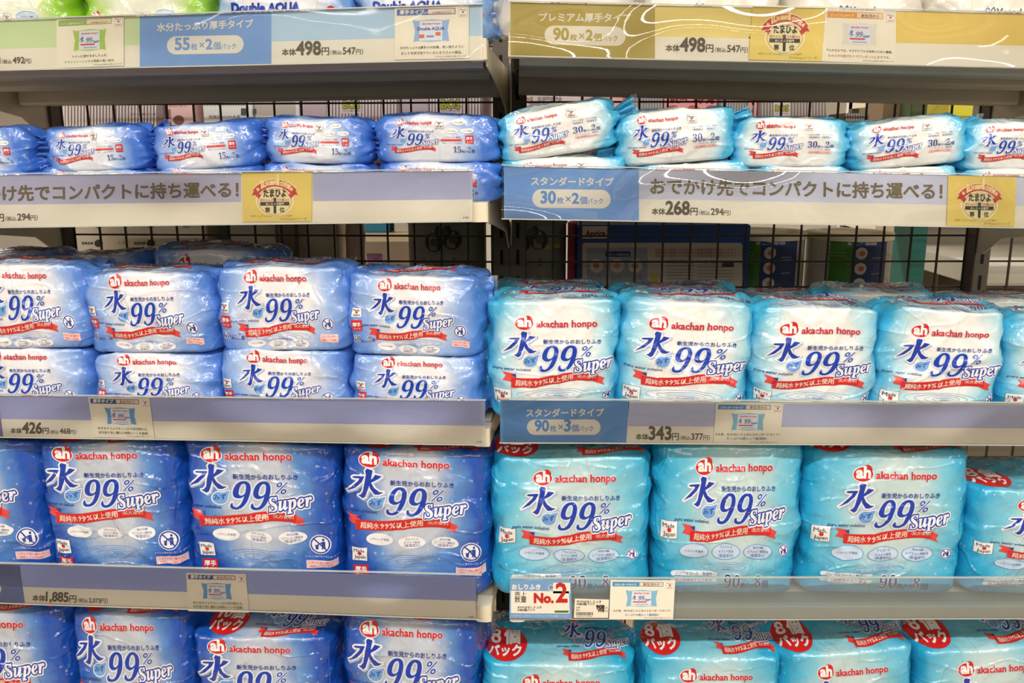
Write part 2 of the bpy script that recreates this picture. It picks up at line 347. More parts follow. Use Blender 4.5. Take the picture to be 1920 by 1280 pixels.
def ripple(c, x, y, rx, ry, cols=('ripple', 'ripple2')):
    for i, k in enumerate((1.0, 0.74, 0.5, 0.3, 0.14)):
        c.ring('water_ripple', cols[i % 2], x+rx*0.03*i, y+ry*0.06*i, rx*k, ry*k, ry*0.07, 1, 30)
def qty(c, s1, s2, x0, x1, y, k=1.0, sub=True):
    """quantity such as 90枚入×8個 ; big numbers with small counters"""
    P = 'quantity_text'; L = x1-x0; G = [('white', 0.05, 3)]
    c.text(P, 'navy', s1, (x0, y), (x0+L*0.36, y), 5, res=3, h=1.12, gl=G)
    c.text(P, 'navy', '枚入×', (x0+L*0.38, y), (x0+L*0.68, y), 5, bold=0.015, res=1)
    c.text(P, 'navy', s2, (x0+L*0.69, y), (x0+L*0.83, y), 5, res=3, h=1.25, gl=G)
    c.text(P, 'navy', '個', (x0+L*0.85, y), (x1, y), 5, bold=0.01, res=1)
def tag_atsude(c, x, y, w_, h_):
    c.rect('thick_type_tag', 'red', x, y, x+w_, y+h_, 3)
    c.text('thick_type_tag', 'white', '厚手', (x+w_*0.12, y+h_*0.52), (x+w_*0.88, y+h_*0.52), 5, bold=0.03, res=1)
    c.text('thick_type_tag', 'white', 'タイプ', (x+w_*0.16, y+h_*0.86), (x+w_*0.86, y+h_*0.86), 5, bold=0.01, res=1)

# ------------------------------------------------------------------ pack types: chart box is (left, right, top, bottom) of the front face in picture units
class PType: pass
TYPES = {}
def ptype(name, box, depth, cell, canvas, filmmat, end=0.12, tail=0.05, tz=0.8, flare=1.0, kk=0.3, amp=1.0, fan=0.0):
    t = PType(); t.name = name; l, r, tp, bt = box; t.W = r-l; t.H = bt-tp; t.D = depth; t.cx = (l+r)/2; t.bt = bt
    t.E = end*t.W; t.T = tail*t.W; t.Wb = t.W/2-t.E; t.tz = tz; t.flare = flare; t.kk = kk; t.fan = fan; t.film = filmmat; t.amp = amp
    nb = max(12, int(round(2*t.Wb/cell))); xb = np.linspace(-t.Wb, t.Wb, nb+1)
    ne = 8; nt_ = 5
    ph = np.linspace(0, 1, ne+1)[1:]; ta = np.linspace(0, 1, nt_+1)[1:]
    # chart x, real x, hy, hz, endmask for one end
    xe = t.Wb+1.35*t.E*ph; xr = t.Wb+t.E*np.sin(ph*math.pi/2)**1.15; hy = np.cos(ph*math.pi/2*0.985)**0.75; hz = 1-(1-tz)*ph**1.6; me = ph
    xt = xe[-1]+t.T*ta; xtr = xr[-1]+t.T*ta; hyt = np.full(nt_, hy[-1])*np.linspace(1, 0.12, nt_)+fan*np.linspace(0.1, 1, nt_); hzt = tz+(tz*flare-tz)*ta; mt = np.ones(nt_)
    E1 = [np.concatenate(a) for a in ((xe, xt), (xr, xtr), (hy, hyt), (hz, hzt), (me, mt))]
    cb = 1-0.0*xb
    t.xc = np.concatenate([-E1[0][::-1], xb, E1[0]]); t.xr = np.concatenate([-E1[1][::-1], xb, E1[1]])
    bul = 1.0-0.05*(xb/t.Wb)**2
    sc = bul[-1]
    t.hy = np.concatenate([E1[2][::-1]*sc, bul, E1[2]*sc]); t.hz = np.concatenate([E1[3][::-1], cb, E1[3]]); t.em = np.concatenate([E1[4][::-1], 0*xb, E1[4]])
    nf = max(10, int(round(t.H/cell))); ntp = max(8, int(round(t.D/cell*0.8)))
    bf = np.linspace(0, t.H, nf+1); btop = np.linspace(t.H, t.H+t.D, ntp+1)[1:]; t.brows = np.concatenate([bf, btop])
    q = [(-1, -1+2*b/t.H) for b in bf]+[(-1+2*(b-t.H)/t.D, 1) for b in btop]
    q += [(1, 1-2*i/8) for i in range(1, 9)]+[(1-2*i/8, -1) for i in range(1, 8)]
    t.q = np.array(q); t.nchart = len(t.brows)
    # print: cut the drawing along the surface grid
    t.parts = {}
    if canvas:
        byp = {}
        for part, col, layer, tr in canvas.items: byp.setdefault(part, []).append((col, layer, tr))
        for part, its in byp.items():
            tri = np.concatenate([i[2] for i in its], 0); tri = tri.copy(); tri[..., 0] -= t.cx; tri[..., 1] = bt-tri[..., 1]
            ci = np.concatenate([np.full(len(i[2]), list(COL).index(i[0])) for i in its]); ly = np.concatenate([i[1] for i in its])
            att = np.stack([ci.astype(float), ly], 1)
            for ax, lines in ((0, t.xc), (1, t.brows)): tri, att = cut(tri, att, ax, lines)
            lo = (tri[:, :, 1].max(1) > 0.3) & (tri[:, :, 1].min(1) < t.H+t.D-0.5) & (tri[:, :, 0].min(1) > t.xc[2]) & (tri[:, :, 0].max(1) < t.xc[-3])
            tri, att = tri[lo], att[lo]
            if not len(tri): continue
            ar = (tri[:, 1, 0]-tri[:, 0, 0])*(tri[:, 2, 1]-tri[:, 0, 1])-(tri[:, 2, 0]-tri[:, 0, 0])*(tri[:, 1, 1]-tri[:, 0, 1])
            ok = np.abs(ar) > 1e-4; tri, att, ar = tri[ok], att[ok], ar[ok]
            tri[ar < 0] = tri[ar < 0][:, ::-1]
            key = np.concatenate([np.round(tri.reshape(-1, 2), 2), np.repeat(att[:, 1:2], 3, 0)], 1)
            uq, inv = np.unique(key, axis=0, return_inverse=True)
            idx = inv.reshape(-1, 3)
            good = (idx[:, 0] != idx[:, 1]) & (idx[:, 1] != idx[:, 2]) & (idx[:, 0] != idx[:, 2])
            t.parts[part] = (uq[:, :2], uq[:, 2], idx[good], att[good, 0].astype(int))
    TYPES[name] = t
def cut(tri, att, ax, lines):
    for L in lines:
        c = tri[:, :, ax]; m = (c.min(1) < L-1e-3) & (c.max(1) > L+1e-3)
        if not m.any(): continue
        T_ = tri[m]; A = att[m]; s = T_[:, :, ax]-L; s = np.where(np.abs(s) < 1e-3, 0.0, s)
        # rotate so that vertex 0 is alone on its side
        sg = np.sign(s); out = [tri[~m]]; oa = [att[~m]]
        for k in range(3):
            a, b, c_ = k, (k+1) % 3, (k+2) % 3
            mk = (sg[:, a] != 0) & (sg[:, b] == -sg[:, a]) & (sg[:, c_] == -sg[:, a])
            if mk.any():
                P, Q, R_ = T_[mk, a], T_[mk, b], T_[mk, c_]; sa, sb, sc_ = s[mk, a], s[mk, b], s[mk, c_]
                U = P+(Q-P)*(sa/(sa-sb))[:, None]; V = P+(R_-P)*(sa/(sa-sc_))[:, None]
                out += [np.stack([P, U, V], 1), np.stack([U, Q, R_], 1), np.stack([U, R_, V], 1)]; oa += [A[mk]]*3
            mz = (sg[:, a] == 0) & (sg[:, b] == -sg[:, c_]) & (sg[:, b] != 0)
            if mz.any():
                P, Q, R_ = T_[mz, a], T_[mz, b], T_[mz, c_]; sb, sc_ = s[mz, b], s[mz, c_]
                U = Q+(R_-Q)*(sb/(sb-sc_))[:, None]
                out += [np.stack([P, Q, U], 1), np.stack([P, U, R_], 1)]; oa += [A[mz]]*2
        tri = np.concatenate(out); att = np.concatenate(oa)
    return tri, att

def nz3(p, s, o): return noise.noise(Vector((p[0]*s+o, p[1]*s-o*1.7, p[2]*s+o*0.6)))
SEALM = clear_mat('seal_film', (225, 235, 245), body=0.22, rough=0.15, refl=1.6)
def pack(tn, u, px, base, label, cat='wipes pack', group=None, d=0.03, rot=0.0, yaw=0.0, seed=1, top_only=False, depth=None, amp=1.0, name='wet_wipes_pack', skip=(), seals=True, tilt=0.0):
    """px = (left, right, top) of the front face in the picture; base = row key, or a picture y for the front bottom edge"""
    t = TYPES[tn]; l, r, tp = px; cx = (l+r)/2
    aw0, _ = hit(l, tp+30, u, d); aw1, _ = hit(r, tp+30, u, d); W = aw1-aw0; a = (aw0+aw1)/2
    _, ztop = hit(cx, tp, u, d)
    zb = deck(base, a) if isinstance(base, str) else hit(cx, base, u, d)[1]
    if isinstance(base, str): H = (ztop-zb)/0.96
    else: H = (ztop-zb)/0.92; zb -= 0.04*H
    kx = W/t.W; kz = H/t.H; ky = kx if depth is None else depth/t.D
    Dm = t.D*ky; rnd = random.Random(seed); off = seed*7.31
    I, J = len(t.xc), len(t.q); k = t.kk
    y, z = t.q[:, 0], t.q[:, 1]
    yq = y*np.sqrt(1-k*z*z/2); zq = z*np.sqrt(1-k*y*y/2)
    P = np.zeros((I, J, 3))
    hyr = 0.95+0.1*rnd.random(); amp_ = amp*t.amp
    P[..., 0] = t.xr[:, None]*kx; P[..., 1] = yq[None]*t.hy[:, None]*Dm/2; P[..., 2] = zq[None]*t.hz[:, None]*H/2
    # sag of the ends of the top, wrinkles: dents, long folds, gathered ends
    N = np.zeros_like(P); N[..., 1] = yq[None]*t.hy[:, None]; N[..., 2] = zq[None]; N[..., 0] = np.sign(t.xr[:, None])*t.em[:, None]*0.8
    N /= np.linalg.norm(N, axis=2, keepdims=True)+1e-9
    # flat faces: use face normal mostly
    perim = np.arctan2(zq, yq)
    disp = np.zeros((I, J))
    for i in range(I):
        em = t.em[i]
        for j in range(J):
            p = P[i, j]; v = 0.0048*nz3(p, 11, off)+0.0022*nz3(p, 27, off+5)+0.004*abs(t.xr[i]/(t.W/2))**2*nz3((p[0]*.35, p[1], p[2]), 38, off+13)
            dd = noise.voronoi(Vector((p[0]*15+off, p[1]*15, p[2]*15+off)))[0]
            v += 0.0030*math.exp(-(dd[1]-dd[0])/0.09)-0.001
            if z[j] == 1: v += 0.003*nz3(p, 20, off+9)
            if em > 0:
                v += em*(0.0065*nz3(p, 45, off+3)+0.0055*math.sin(perim[j]*6+off+3*nz3(p, 20, off))*math.sin(min(1, em)*math.pi*0.9))
            disp[i, j] = v*amp_
    bot = (t.q[:, 1] == -1)
    disp[:, bot] *= 0.2
    P += N*disp[..., None]
    # ends droop irregularly
    P[..., 2] += (np.abs(t.xr)/(t.W/2))[:, None]**4*H*0.03*(rnd.random()-0.5)*np.sign(t.xr[:, None])
    # tails zigzag in depth
    zz = np.sin(zq*math.pi*(4 if not t.fan else 5.5)+off)*(0.004 if not t.fan else 0.009)
    P[..., 1] += t.em[:, None]**3*zz[None]
    # vertex normals on the grid (wrap in j)
    du = np.gradient(P, axis=0); dv = np.roll(P, -1, 1)-np.roll(P, 1, 1)
    NN = np.cross(du, dv); NN /= np.linalg.norm(NN, axis=2, keepdims=True)+1e-12
    if NN[I//2, 5, 1] > 0: NN = -NN
    P[..., 2] += H/2
    rc = Matrix.Rotation(-math.radians(rot), 4, 'Y') ; zc = Matrix.Translation((0, 0, H/2))
    mw = UM[u] @ Matrix.Translation((a, d+Dm/2*0.98, zb)) @ Matrix.Rotation(math.radians(yaw), 4, 'Z') @ zc @ rc @ Matrix.Rotation(math.radians(tilt), 4, 'X') @ zc.inverted()
    root = empty(name, label, cat, mw, group)
    # film mesh
    vid = np.arange(I*J).reshape(I, J); jn = np.roll(np.arange(J), -1)
    A = vid[:-1, :]; B = vid[1:, :]
    F = np.stack([A, B, B[:, jn], A[:, jn]], -1).reshape(-1, 4)
    F = [tuple(f) for f in F.tolist()]+[tuple(vid[0, ::-1].tolist()), tuple(vid[-1, :].tolist())]
    me = bpy.data.meshes.new('film'); me.from_pydata(P.reshape(-1, 3).tolist(), [], F); me.materials.append(t.film)
    bm = bmesh.new(); bm.from_mesh(me); bmesh.ops.recalc_face_normals(bm, faces=bm.faces); bm.to_mesh(me); bm.free()
    me.polygons.foreach_set('use_smooth', [True]*len(me.polygons))
    # uv: u = x/(W/2), v = height on the face (over 1 = top)
    U = np.repeat((t.xc/(t.W/2))[:, None], J, 1); vrow = np.zeros(J)
    vrow[:t.nchart] = t.brows/t.H; rest = J-t.nchart; vrow[t.nchart:] = np.linspace(1.0, 0.0, rest); V = np.repeat(vrow[None], I, 0)
    uvv = np.stack([U, V], -1).reshape(-1, 2)
    uvl = me.uv_layers.new(name='UVMap'); li = np.zeros(len(me.loops), int); me.loops.foreach_get('vertex_index', li)
    uvl.data.foreach_set('uv', uvv[li].reshape(-1).astype(np.float32))
    def seedattr(m_):
        at = m_.attributes.new('seed_offset', 'FLOAT_VECTOR', 'POINT'); n_ = len(m_.vertices)
        at.data.foreach_set('vector', np.tile(np.array([seed*0.37, seed*0.11, seed*0.23], np.float32), n_))
    seedattr(me); link('film', me, root)
    # print
    for part, (vv, ly, idx, ci) in t.parts.items():
        if part in skip: continue
        fi = np.interp(vv[:, 0], t.xc, np.arange(I)); fj = np.interp(vv[:, 1], t.brows, np.arange(t.nchart))
        i0 = np.clip(fi.astype(int), 0, I-2); j0 = np.clip(fj.astype(int), 0, t.nchart-2); s_ = (fi-i0)[:, None]; r_ = (fj-j0)[:, None]
        def bl(G): return G[i0, j0]*(1-s_)*(1-r_)+G[i0+1, j0]*s_*(1-r_)+G[i0, j0+1]*(1-s_)*r_+G[i0+1, j0+1]*s_*r_
        p_ = bl(P); n_ = bl(NN); n_ /= np.linalg.norm(n_, axis=1, keepdims=True)+1e-12
        p_ = p_+n_*(0.00035+0.00016*ly)[:, None]
        pn = part.split('#')[0]; m_ = bpy.data.meshes.new(pn); m_.from_pydata(p_.tolist(), [], idx.tolist())
        uc = np.unique(ci); lut = {int(c_): q_ for q_, c_ in enumerate(uc)}
        for c_ in uc: kname = list(COL)[int(c_)]; m_.materials.append(ink(kname, COL[kname]))
        m_.polygons.foreach_set('material_index', [lut[int(c_)] for c_ in ci])
        m_.polygons.foreach_set('use_smooth', [True]*len(m_.polygons))
        m_.normals_split_custom_set_from_vertices([tuple(x) for x in n_.tolist()])
        seedattr(m_); link(pn, m_, root)
    # crimped end seals
    if seals:
        for sgn, ii in ((-1, 0), (1, I-1)):
            zt = P[ii, :, 2].max(); zl = P[ii, :, 2].min(); x_ = P[ii, 0, 0]; ym = P[ii, :, 1].mean(); sb = MB(); n_ = 14; vs = []
            for c_ in range(n_+1):
                z_ = zl+(zt-zl)*c_/n_; yo = 0.002*math.sin(c_*1.7+seed)
                for e_ in range(3):
                    vs.append((x_+sgn*(-0.002+0.0045*e_), ym+yo*(0.4+e_*0.6)+(0.0006 if e_ % 2 else -0.0006), z_))
            fs = [(c_*3+e_, c_*3+e_+1, c_*3+e_+4, c_*3+e_+3) for c_ in range(n_) for e_ in range(2)]
            m_ = bpy.data.meshes.new('end_seal'); m_.from_pydata(vs, [], fs); m_.materials.append(SEALM); link('end_seal', m_, root)
    return root

# ------------------------------------------------------------------ materials
M_CREAM = mat('cream_enamel', (232, 224, 200), 0.35, coat=0.3)
M_DECK = mat('shelf_enamel', (205, 200, 185), 0.45)
M_GREY = mat('grey_steel', (196, 192, 178), 0.5, scale=12)
M_POST = mat('dark_post', (84, 76, 66), 0.5)
M_SLOT = mat('slot_black', (12, 11, 10), 0.9)
M_WIRE = mat('dark_wire', (56, 46, 32), 0.5, metal=0.3)
M_FLOOR = mat('floor_vinyl', (158, 134, 104), 0.35, bump=0.1)
M_WALL = mat('wall_paint', (228, 224, 214), 0.8)
M_CEIL = mat('ceiling_tile', (235, 232, 225), 0.9, bump=0.2, bscale=60)

# ------------------------------------------------------------------ room
def structure(name, mb, m, **k): return tag(mb.build(name, m, **k), kind='structure')
structure('floor', MB().box(-6, 6, -9, 9, FLOOR-0.1, FLOOR), M_FLOOR)
structure('ceiling', MB().box(-6, 6, -9, 9, CEIL, CEIL+0.1), M_CEIL)
structure('wall_back', MB().box(-6, 6, 9, 9.1, FLOOR, CEIL), M_WALL)
structure('wall_front', MB().box(-6, 6, -9.1, -9, FLOOR, CEIL), M_WALL)
structure('wall_left', MB().box(-6.1, -6, -9, 9, FLOOR, CEIL), M_WALL)
structure('wall_right', MB().box(6, 6.1, -9, 9, FLOOR, CEIL), M_WALL)
M_FIX = mat('lamp_housing', (240, 240, 236), 0.5)
WH = ['furthest behind the camera', 'second furthest behind the camera', 'two rows behind the shelf aisle', 'over the shelf aisle', 'beyond the shelves', 'furthest beyond the shelves']
for (y_, k_), wh in zip(LAMP_ROWS, WH):
    o = MB().prism([(y_-0.09, CEIL), (y_-0.07, CEIL-0.06), (y_+0.07, CEIL-0.06), (y_+0.09, CEIL)], 'x', -3.9, 3.9).build('ceiling_lamp', M_FIX)
    tag(o, 'long white strip lamp on the ceiling, the row '+wh, 'lamp', 'ceiling strip lamps')

# ------------------------------------------------------------------ shelving: uprights, wire back, shelves
def upright(u, a, lb):
    o = empty('shelf_upright', lb, 'upright', UM[u] @ Matrix.Translation((a, 0.455, FLOOR)))
    MB().box(-0.015, 0.015, -0.012, 0.028, 0, 2.75).build('post', M_POST, o, bevel=0.0015)
    s = MB()
    for i in range(52): s.box(-0.003, 0.003, -0.0126, -0.011, 0.1+i*0.05, 0.128+i*0.05)
    tag(s.build('slot', M_SLOT, o), kind='stuff')
    MB().box(-0.02, 0.02, -0.05, 0.04, 0, 0.03).build('foot', M_POST, o, bevel=0.002)
upright('L', -0.035, 'dark slotted upright at the joint, left one of the pair'); upright('R', 0.022, 'dark slotted upright at the joint, right one of the pair')
upright('L', -0.90, 'dark slotted upright at the far left end of the left bay'); upright('R', 0.895, 'dark slotted upright at the far right end of the right bay')
def wire_back(u, a0, a1, lb):
    o = empty('wire_back_panel', lb, 'wire panel', UM[u] @ Matrix.Translation((a0, 0.48, FLOOR)))
    Lr = a1-a0; r = 0.0017; m = MB(); n = int(Lr/0.0497)
    for i in range(n+1): m.box(i*Lr/n-r, i*Lr/n+r, -r, r, 0.3, 2.6)
    tag(m.build('vertical_wire', M_WIRE, o), kind='stuff')
    m = MB()
    for i in range(47): m.box(0, Lr, r, 3*r, 0.305+i*0.0497-r, 0.305+i*0.0497+r)
    tag(m.build('horizontal_wire', M_WIRE, o), kind='stuff')
    m = MB(); m.box(-0.004, Lr+0.004, -0.004, 0.004, 2.6, 2.608).box(-0.004, Lr+0.004, -0.004, 0.004, 0.292, 0.3); m.build('frame', M_WIRE, o)
wire_back('L', -0.885, -0.05, 'dark wire grid panel closing the back of the left bay')
wire_back('R', 0.037, 0.88, 'dark wire grid panel closing the back of the right bay')
wire_back('R', 0.915, 1.75, 'dark wire grid panel of the next bay, past the right upright')
ORD = {'1': 'topmost', '2': 'second', '3': 'third', '4': 'fourth', '5': 'lowest'}
SH = {}
for key, (z0, tl) in TH.items():
    u = key[0]; s = -1 if u == 'L' else 1
    o = empty('shelf', '%s %s shelf of the %s bay with a pale front lip' % ('grey metal', ORD[key[1]], 'left' if u == 'L' else 'right'), 'shelf',
              UM[u] @ Matrix.Translation((0, 0, z0)) @ Matrix.Rotation(-math.radians(tl), 4, 'Y'), 'shelves of the two bays')
    a0, a1 = (-0.892, -0.022) if u == 'L' else (0.012, 0.885)
    MB().box(a0, a1, 0.008, 0.435, LIP-0.006, LIP-0.001).build('deck', M_DECK, o)
    MB().prism([(0, 0), (0.012, -0.002), (0.012, LIP), (0.003, LIP), (0, LIP-0.003)], 'x', a0, a1).build('front_lip', M_CREAM, o)
    m = MB(); m.box(a0+.01, a1-.01, 0.012, 0.05, 0.004, 0.006)
    m.build('lip_return', M_GREY, o)
    for (d0, d1, zz) in ((0.10, 0.16, -0.004), (0.20, 0.27, -0.012), (0.34, 0.40, -0.030)) if key[1] == '1' else ((0.10, 0.16, 0.008), (0.30, 0.38, 0.006)):
        MB().prism([(d0, LIP-.007), (d0, zz+0.004), (d0+0.004, zz), (d1-0.004, zz), (d1, zz+0.004), (d1, LIP-.007)], 'x', a0+.012, a1-.012).build('underside_beam', M_GREY, o)
    for e_ in (a0-0.002, a1-0.001):
        MB().prism([(0.02, LIP-0.007), (0.445, LIP-0.007), (0.445, -0.085), (0.42, -0.085), (0.36, -0.05), (0.10, -0.014), (0.03, -0.008)], 'x', e_, e_+0.0025).build('bracket', M_CREAM, o)
    for e0, e1, sg in ((a0-0.003, a0+0.02, -1), (a1-0.02, a1+0.003, 1)):
        pts = [(e0, 0.03), (e0, 0.0), (e0+0.002, -0.005), (e0+0.006, -0.008), (e1-0.006, -0.008), (e1-0.002, -0.005), (e1, 0.0), (e1, 0.03)]
        pts = [(x_, y_*0.35 if y_ < 0 else y_) for x_, y_ in pts]
        MB().prism(pts, 'z', -0.002, LIP+0.003).build('end_cap', M_CREAM, o)
    SH[key] = o

# ------------------------------------------------------------------ labels on the shelf fronts
FLATM = {}
def flat(name, col):
    key = 'print_%s_%d_%d_%d' % ((name,)+tuple(col))
    return mat(key, col, 0.55, var=0.015, scale=40)
class Card(Canvas):
    def __init__(s, name, label, cat, u, d, group=None, step=0.00012):
        super().__init__(); s.name, s.label, s.cat, s.u, s.d, s.group, s.step = name, label, cat, u, d, group, step; s.cols = {}
    def c(s, rgb):
        k = 'c%d_%d_%d' % rgb; s.cols[k] = rgb; return k
    def build(s, thick=0.0006):
        allp = np.concatenate([i[3].reshape(-1, 2) for i in s.items]); A = hits(allp, s.u, s.d)
        oa, oz = A[:, 0].min(), A[:, 1].min()
        root = empty(s.name, s.label, s.cat, UM[s.u] @ Matrix.Translation((oa, s.d, oz)), s.group)
        byp = {}
        for part, col, layer, tr in s.items: byp.setdefault(part, []).append((col, layer, tr))
        for part, its in byp.items():
            V = []; mi = []; mats = []
            for col, layer, tr in its:
                rgb = s.cols.get(col, COL.get(col)); m = flat('ink', rgb)
                if m not in mats: mats.append(m)
                h_ = hits(tr.reshape(-1, 2), s.u, s.d); y = -s.step*np.repeat(layer, 3)
                v = np.stack([h_[:, 0]-oa, y, h_[:, 1]-oz], 1).reshape(-1, 3, 3)
                ar = np.cross(v[:, 1]-v[:, 0], v[:, 2]-v[:, 0])[:, 1]; v[ar > 0] = v[ar > 0][:, ::-1]
                if layer[0] == 0:   # card stock gets a back and thickness
                    b = v.copy(); b[..., 1] = thick; V.append(b[:, ::-1].reshape(-1, 3)); mi += [mats.index(m)]*len(v)
                V.append(v.reshape(-1, 3)); mi += [mats.index(m)]*len(v)
            V = np.concatenate(V); n = len(V)//3
            F = np.arange(len(V)).reshape(-1, 3); uq = V
            part = part.split('#')[0]; me = bpy.data.meshes.new(part); me.from_pydata(uq.tolist(), [], F.tolist())
            for m in mats: me.materials.append(m)
            if len(me.polygons) == n: me.polygons.foreach_set('material_index', mi)
            link(part, me, root)
        return root
WHITE, DARK = (238, 233, 218), (92, 84, 70)
def quad(cd, part, rgb, p, layer): cd.poly(part, cd.c(rgb), p, layer)
def price(cd, p0, p1, big, tax, col=DARK):
    """本体498円(税込547円) with the baseline from p0 to p1"""
    k = cd.c(col); L = p1[0]-p0[0]; f = lambda t: (p0[0]+L*t, p0[1]+(p1[1]-p0[1])*t)
    cd.text('price_text#'+big, k, '本体', f(0), f(.17), 3, bold=0.028, res=2)
    cd.text('price_text#'+big, k, big, f(.18), f(.475), 3, bold=0.035, res=4, h=1.15)
    cd.text('price_text#'+big, k, '円', f(.49), f(.58), 3, bold=0.02, res=2)
    cd.text('price_text#'+big, k, '（税込', f(.60), f(.735), 3, bold=0.01, res=2)
    cd.text('price_text#'+big, k, tax, f(.75), f(.905), 3, bold=0.025, res=3, h=1.1)
    cd.text('price_text#'+big, k, '円）', f(.91), f(1.0), 3, bold=0.01, res=2)
def title(cd, txt, a, b, pill, n1, n2, rgb):
    W_ = cd.c(WHITE); k = cd.c(rgb); cd.text('title_text', W_, txt, a, b, 3, bold=0.03)
    x0, y0, x1, y1, sl = pill; r = (y1-y0)/2; n = 12
    pts = [(x0+r+r*math.cos(t), (y0+y1)/2+r*math.sin(t)) for t in [math.pi/2+math.pi*i/n for i in range(n+1)]]+[(x1-r+r*math.cos(t), (y0+y1)/2+r*math.sin(t)) for t in [-math.pi/2+math.pi*i/n for i in range(n+1)]]
    pts = [(x, y+(x-(x0+x1)/2)*sl) for x, y in pts]
    cd.poly('quantity_pill', W_, pts, 2)
    L = x1-x0; f = lambda t: (x0+L*t, y1-(y1-y0)*0.26+(L*(t-.5))*sl)
    cd.text('quantity_pill', k, n1, f(.11), f(.295), 3, bold=0.035, res=4, h=1.05); cd.text('quantity_pill', k, '枚', f(.315), f(.40), 3, bold=0.02); cd.text('quantity_pill', k, '×', f(.425), f(.49), 3, bold=0.005)
    cd.text('quantity_pill', k, n2, f(.51), f(.59), 3, bold=0.035, res=4, h=1.0); cd.text('quantity_pill', k, '個', f(.605), f(.70), 3, bold=0.02); cd.text('quantity_pill', k, 'パック', f(.71), f(.90), 3, bold=0.02, h=1.2)
def product_card(u, d, box, head, sub, lines, hc, packc, hl=None, label='', da=False, bracket=None):
    """box = four picture corners (tl, tr, br, bl)"""
    cd = Card('product_card', label, 'product card', u, d, 'product cards on the shelf fronts'); tl, tr, br, bl = [np.array(p, float) for p in box]
    def P(s, t): q = (tl*(1-s)+tr*s)*(1-t)+(bl*(1-s)+br*s)*t; return (q[0], q[1])
    def R(part, rgb, s0, t0, s1, t1, layer): quad(cd, part, rgb, [P(s0, t0), P(s1, t0), P(s1, t1), P(s0, t1)], layer)
    R('card', (242, 236, 218), 0, 0, 1, 1, 0)
    R('header_bar', hc, .03, .04, .82, .16, 1); R('header_bar', (238, 214, 190), .45, .055, .81, .145, 2)
    cd.text('header_text', cd.c((245, 243, 235)), head, P(.07, .135), P(.40, .135), 3, bold=0.03, res=1); cd.text('header_text', cd.c((90, 70, 50)), sub, P(.51, .135), P(.76, .135), 3, bold=0.01, res=1)
    # origin mark
    R('origin_mark', (225, 205, 190), .86, .03, .985, .22, 1); R('origin_mark', (246, 240, 228), .868, .04, .977, .21, 2)
    c_ = P(.922, .125); cd.ell('origin_mark', cd.c((200, 60, 50)), c_[0], c_[1], 2.0, 1.8, 3, 12)
    cd.text('origin_mark', cd.c((110, 95, 80)), 'Made', P(.88, .10), P(.965, .10), 3, res=1); cd.text('origin_mark', cd.c((110, 95, 80)), 'Japan', P(.88, .195), P(.965, .195), 3, res=1)
    # picture of the pack
    N = 'pack_picture'
    pts = [P(.24, .25), P(.30, .27), P(.5, .245), P(.68, .27), P(.74, .25), P(.715, .45), P(.735, .67), P(.66, .655), P(.5, .675), P(.32, .655), P(.255, .67), P(.275, .45)]
    cd.poly(N, cd.c(packc), pts, 1)
    quad(cd, N, (228, 232, 240), [P(.34, .275), P(.64, .275), P(.645, .65), P(.33, .65)], 2)
    cd.text(N, 'red', 'akachan honpo', P(.37, .345), P(.62, .345), 3, bold=0.02, res=1)
    if da:
        cd.text(N, 'blue', 'Double AQUA', P(.31, .45), P(.67, .45), 3, bold=0.03, res=2); R(N, (226, 110, 90), .33, .53, .40, .60, 3); R(N, (226, 110, 90), .55, .49, .62, .56, 3); R(N, (120, 150, 210), .43, .55, .53, .59, 3)
    else:
        a = P(.34, .38); b = P(.41, .51)
        for s_ in MIZU: cd.poly(N, cd.c((30, 70, 140)), [(a[0]+(b[0]-a[0])*x/100, a[1]+(b[1]-a[1])*y/100) for x, y in s_], 3)
        cd.text(N, cd.c((36, 80, 150)), '𝟗𝟗', P(.44, .51), P(.535, .51), 3, shear=.3, h=1.2); cd.text(N, cd.c((70, 110, 180)), '𝑺𝒖𝒑𝒆𝒓', P(.54, .52), P(.64, .51), 3, bold=.02, h=1.2)
        R(N, (214, 70, 60), .36, .535, .57, .565, 3); R(N, (150, 180, 220), .40, .60, .60, .62, 3)
    for i, (t, s0, s1, cc) in enumerate(lines):
        cd.text('caption', cd.c(cc), t, P(s0, .80+.105*i), P(s1, .80+.105*i), 2, bold=0.012, res=1)
    cd.text('fine_print', cd.c((120, 110, 95)), '※水99%Superは単品と比較したものです', P(.55, .97), P(.97, .97), 2, res=1)
    cd.build(0.0004)
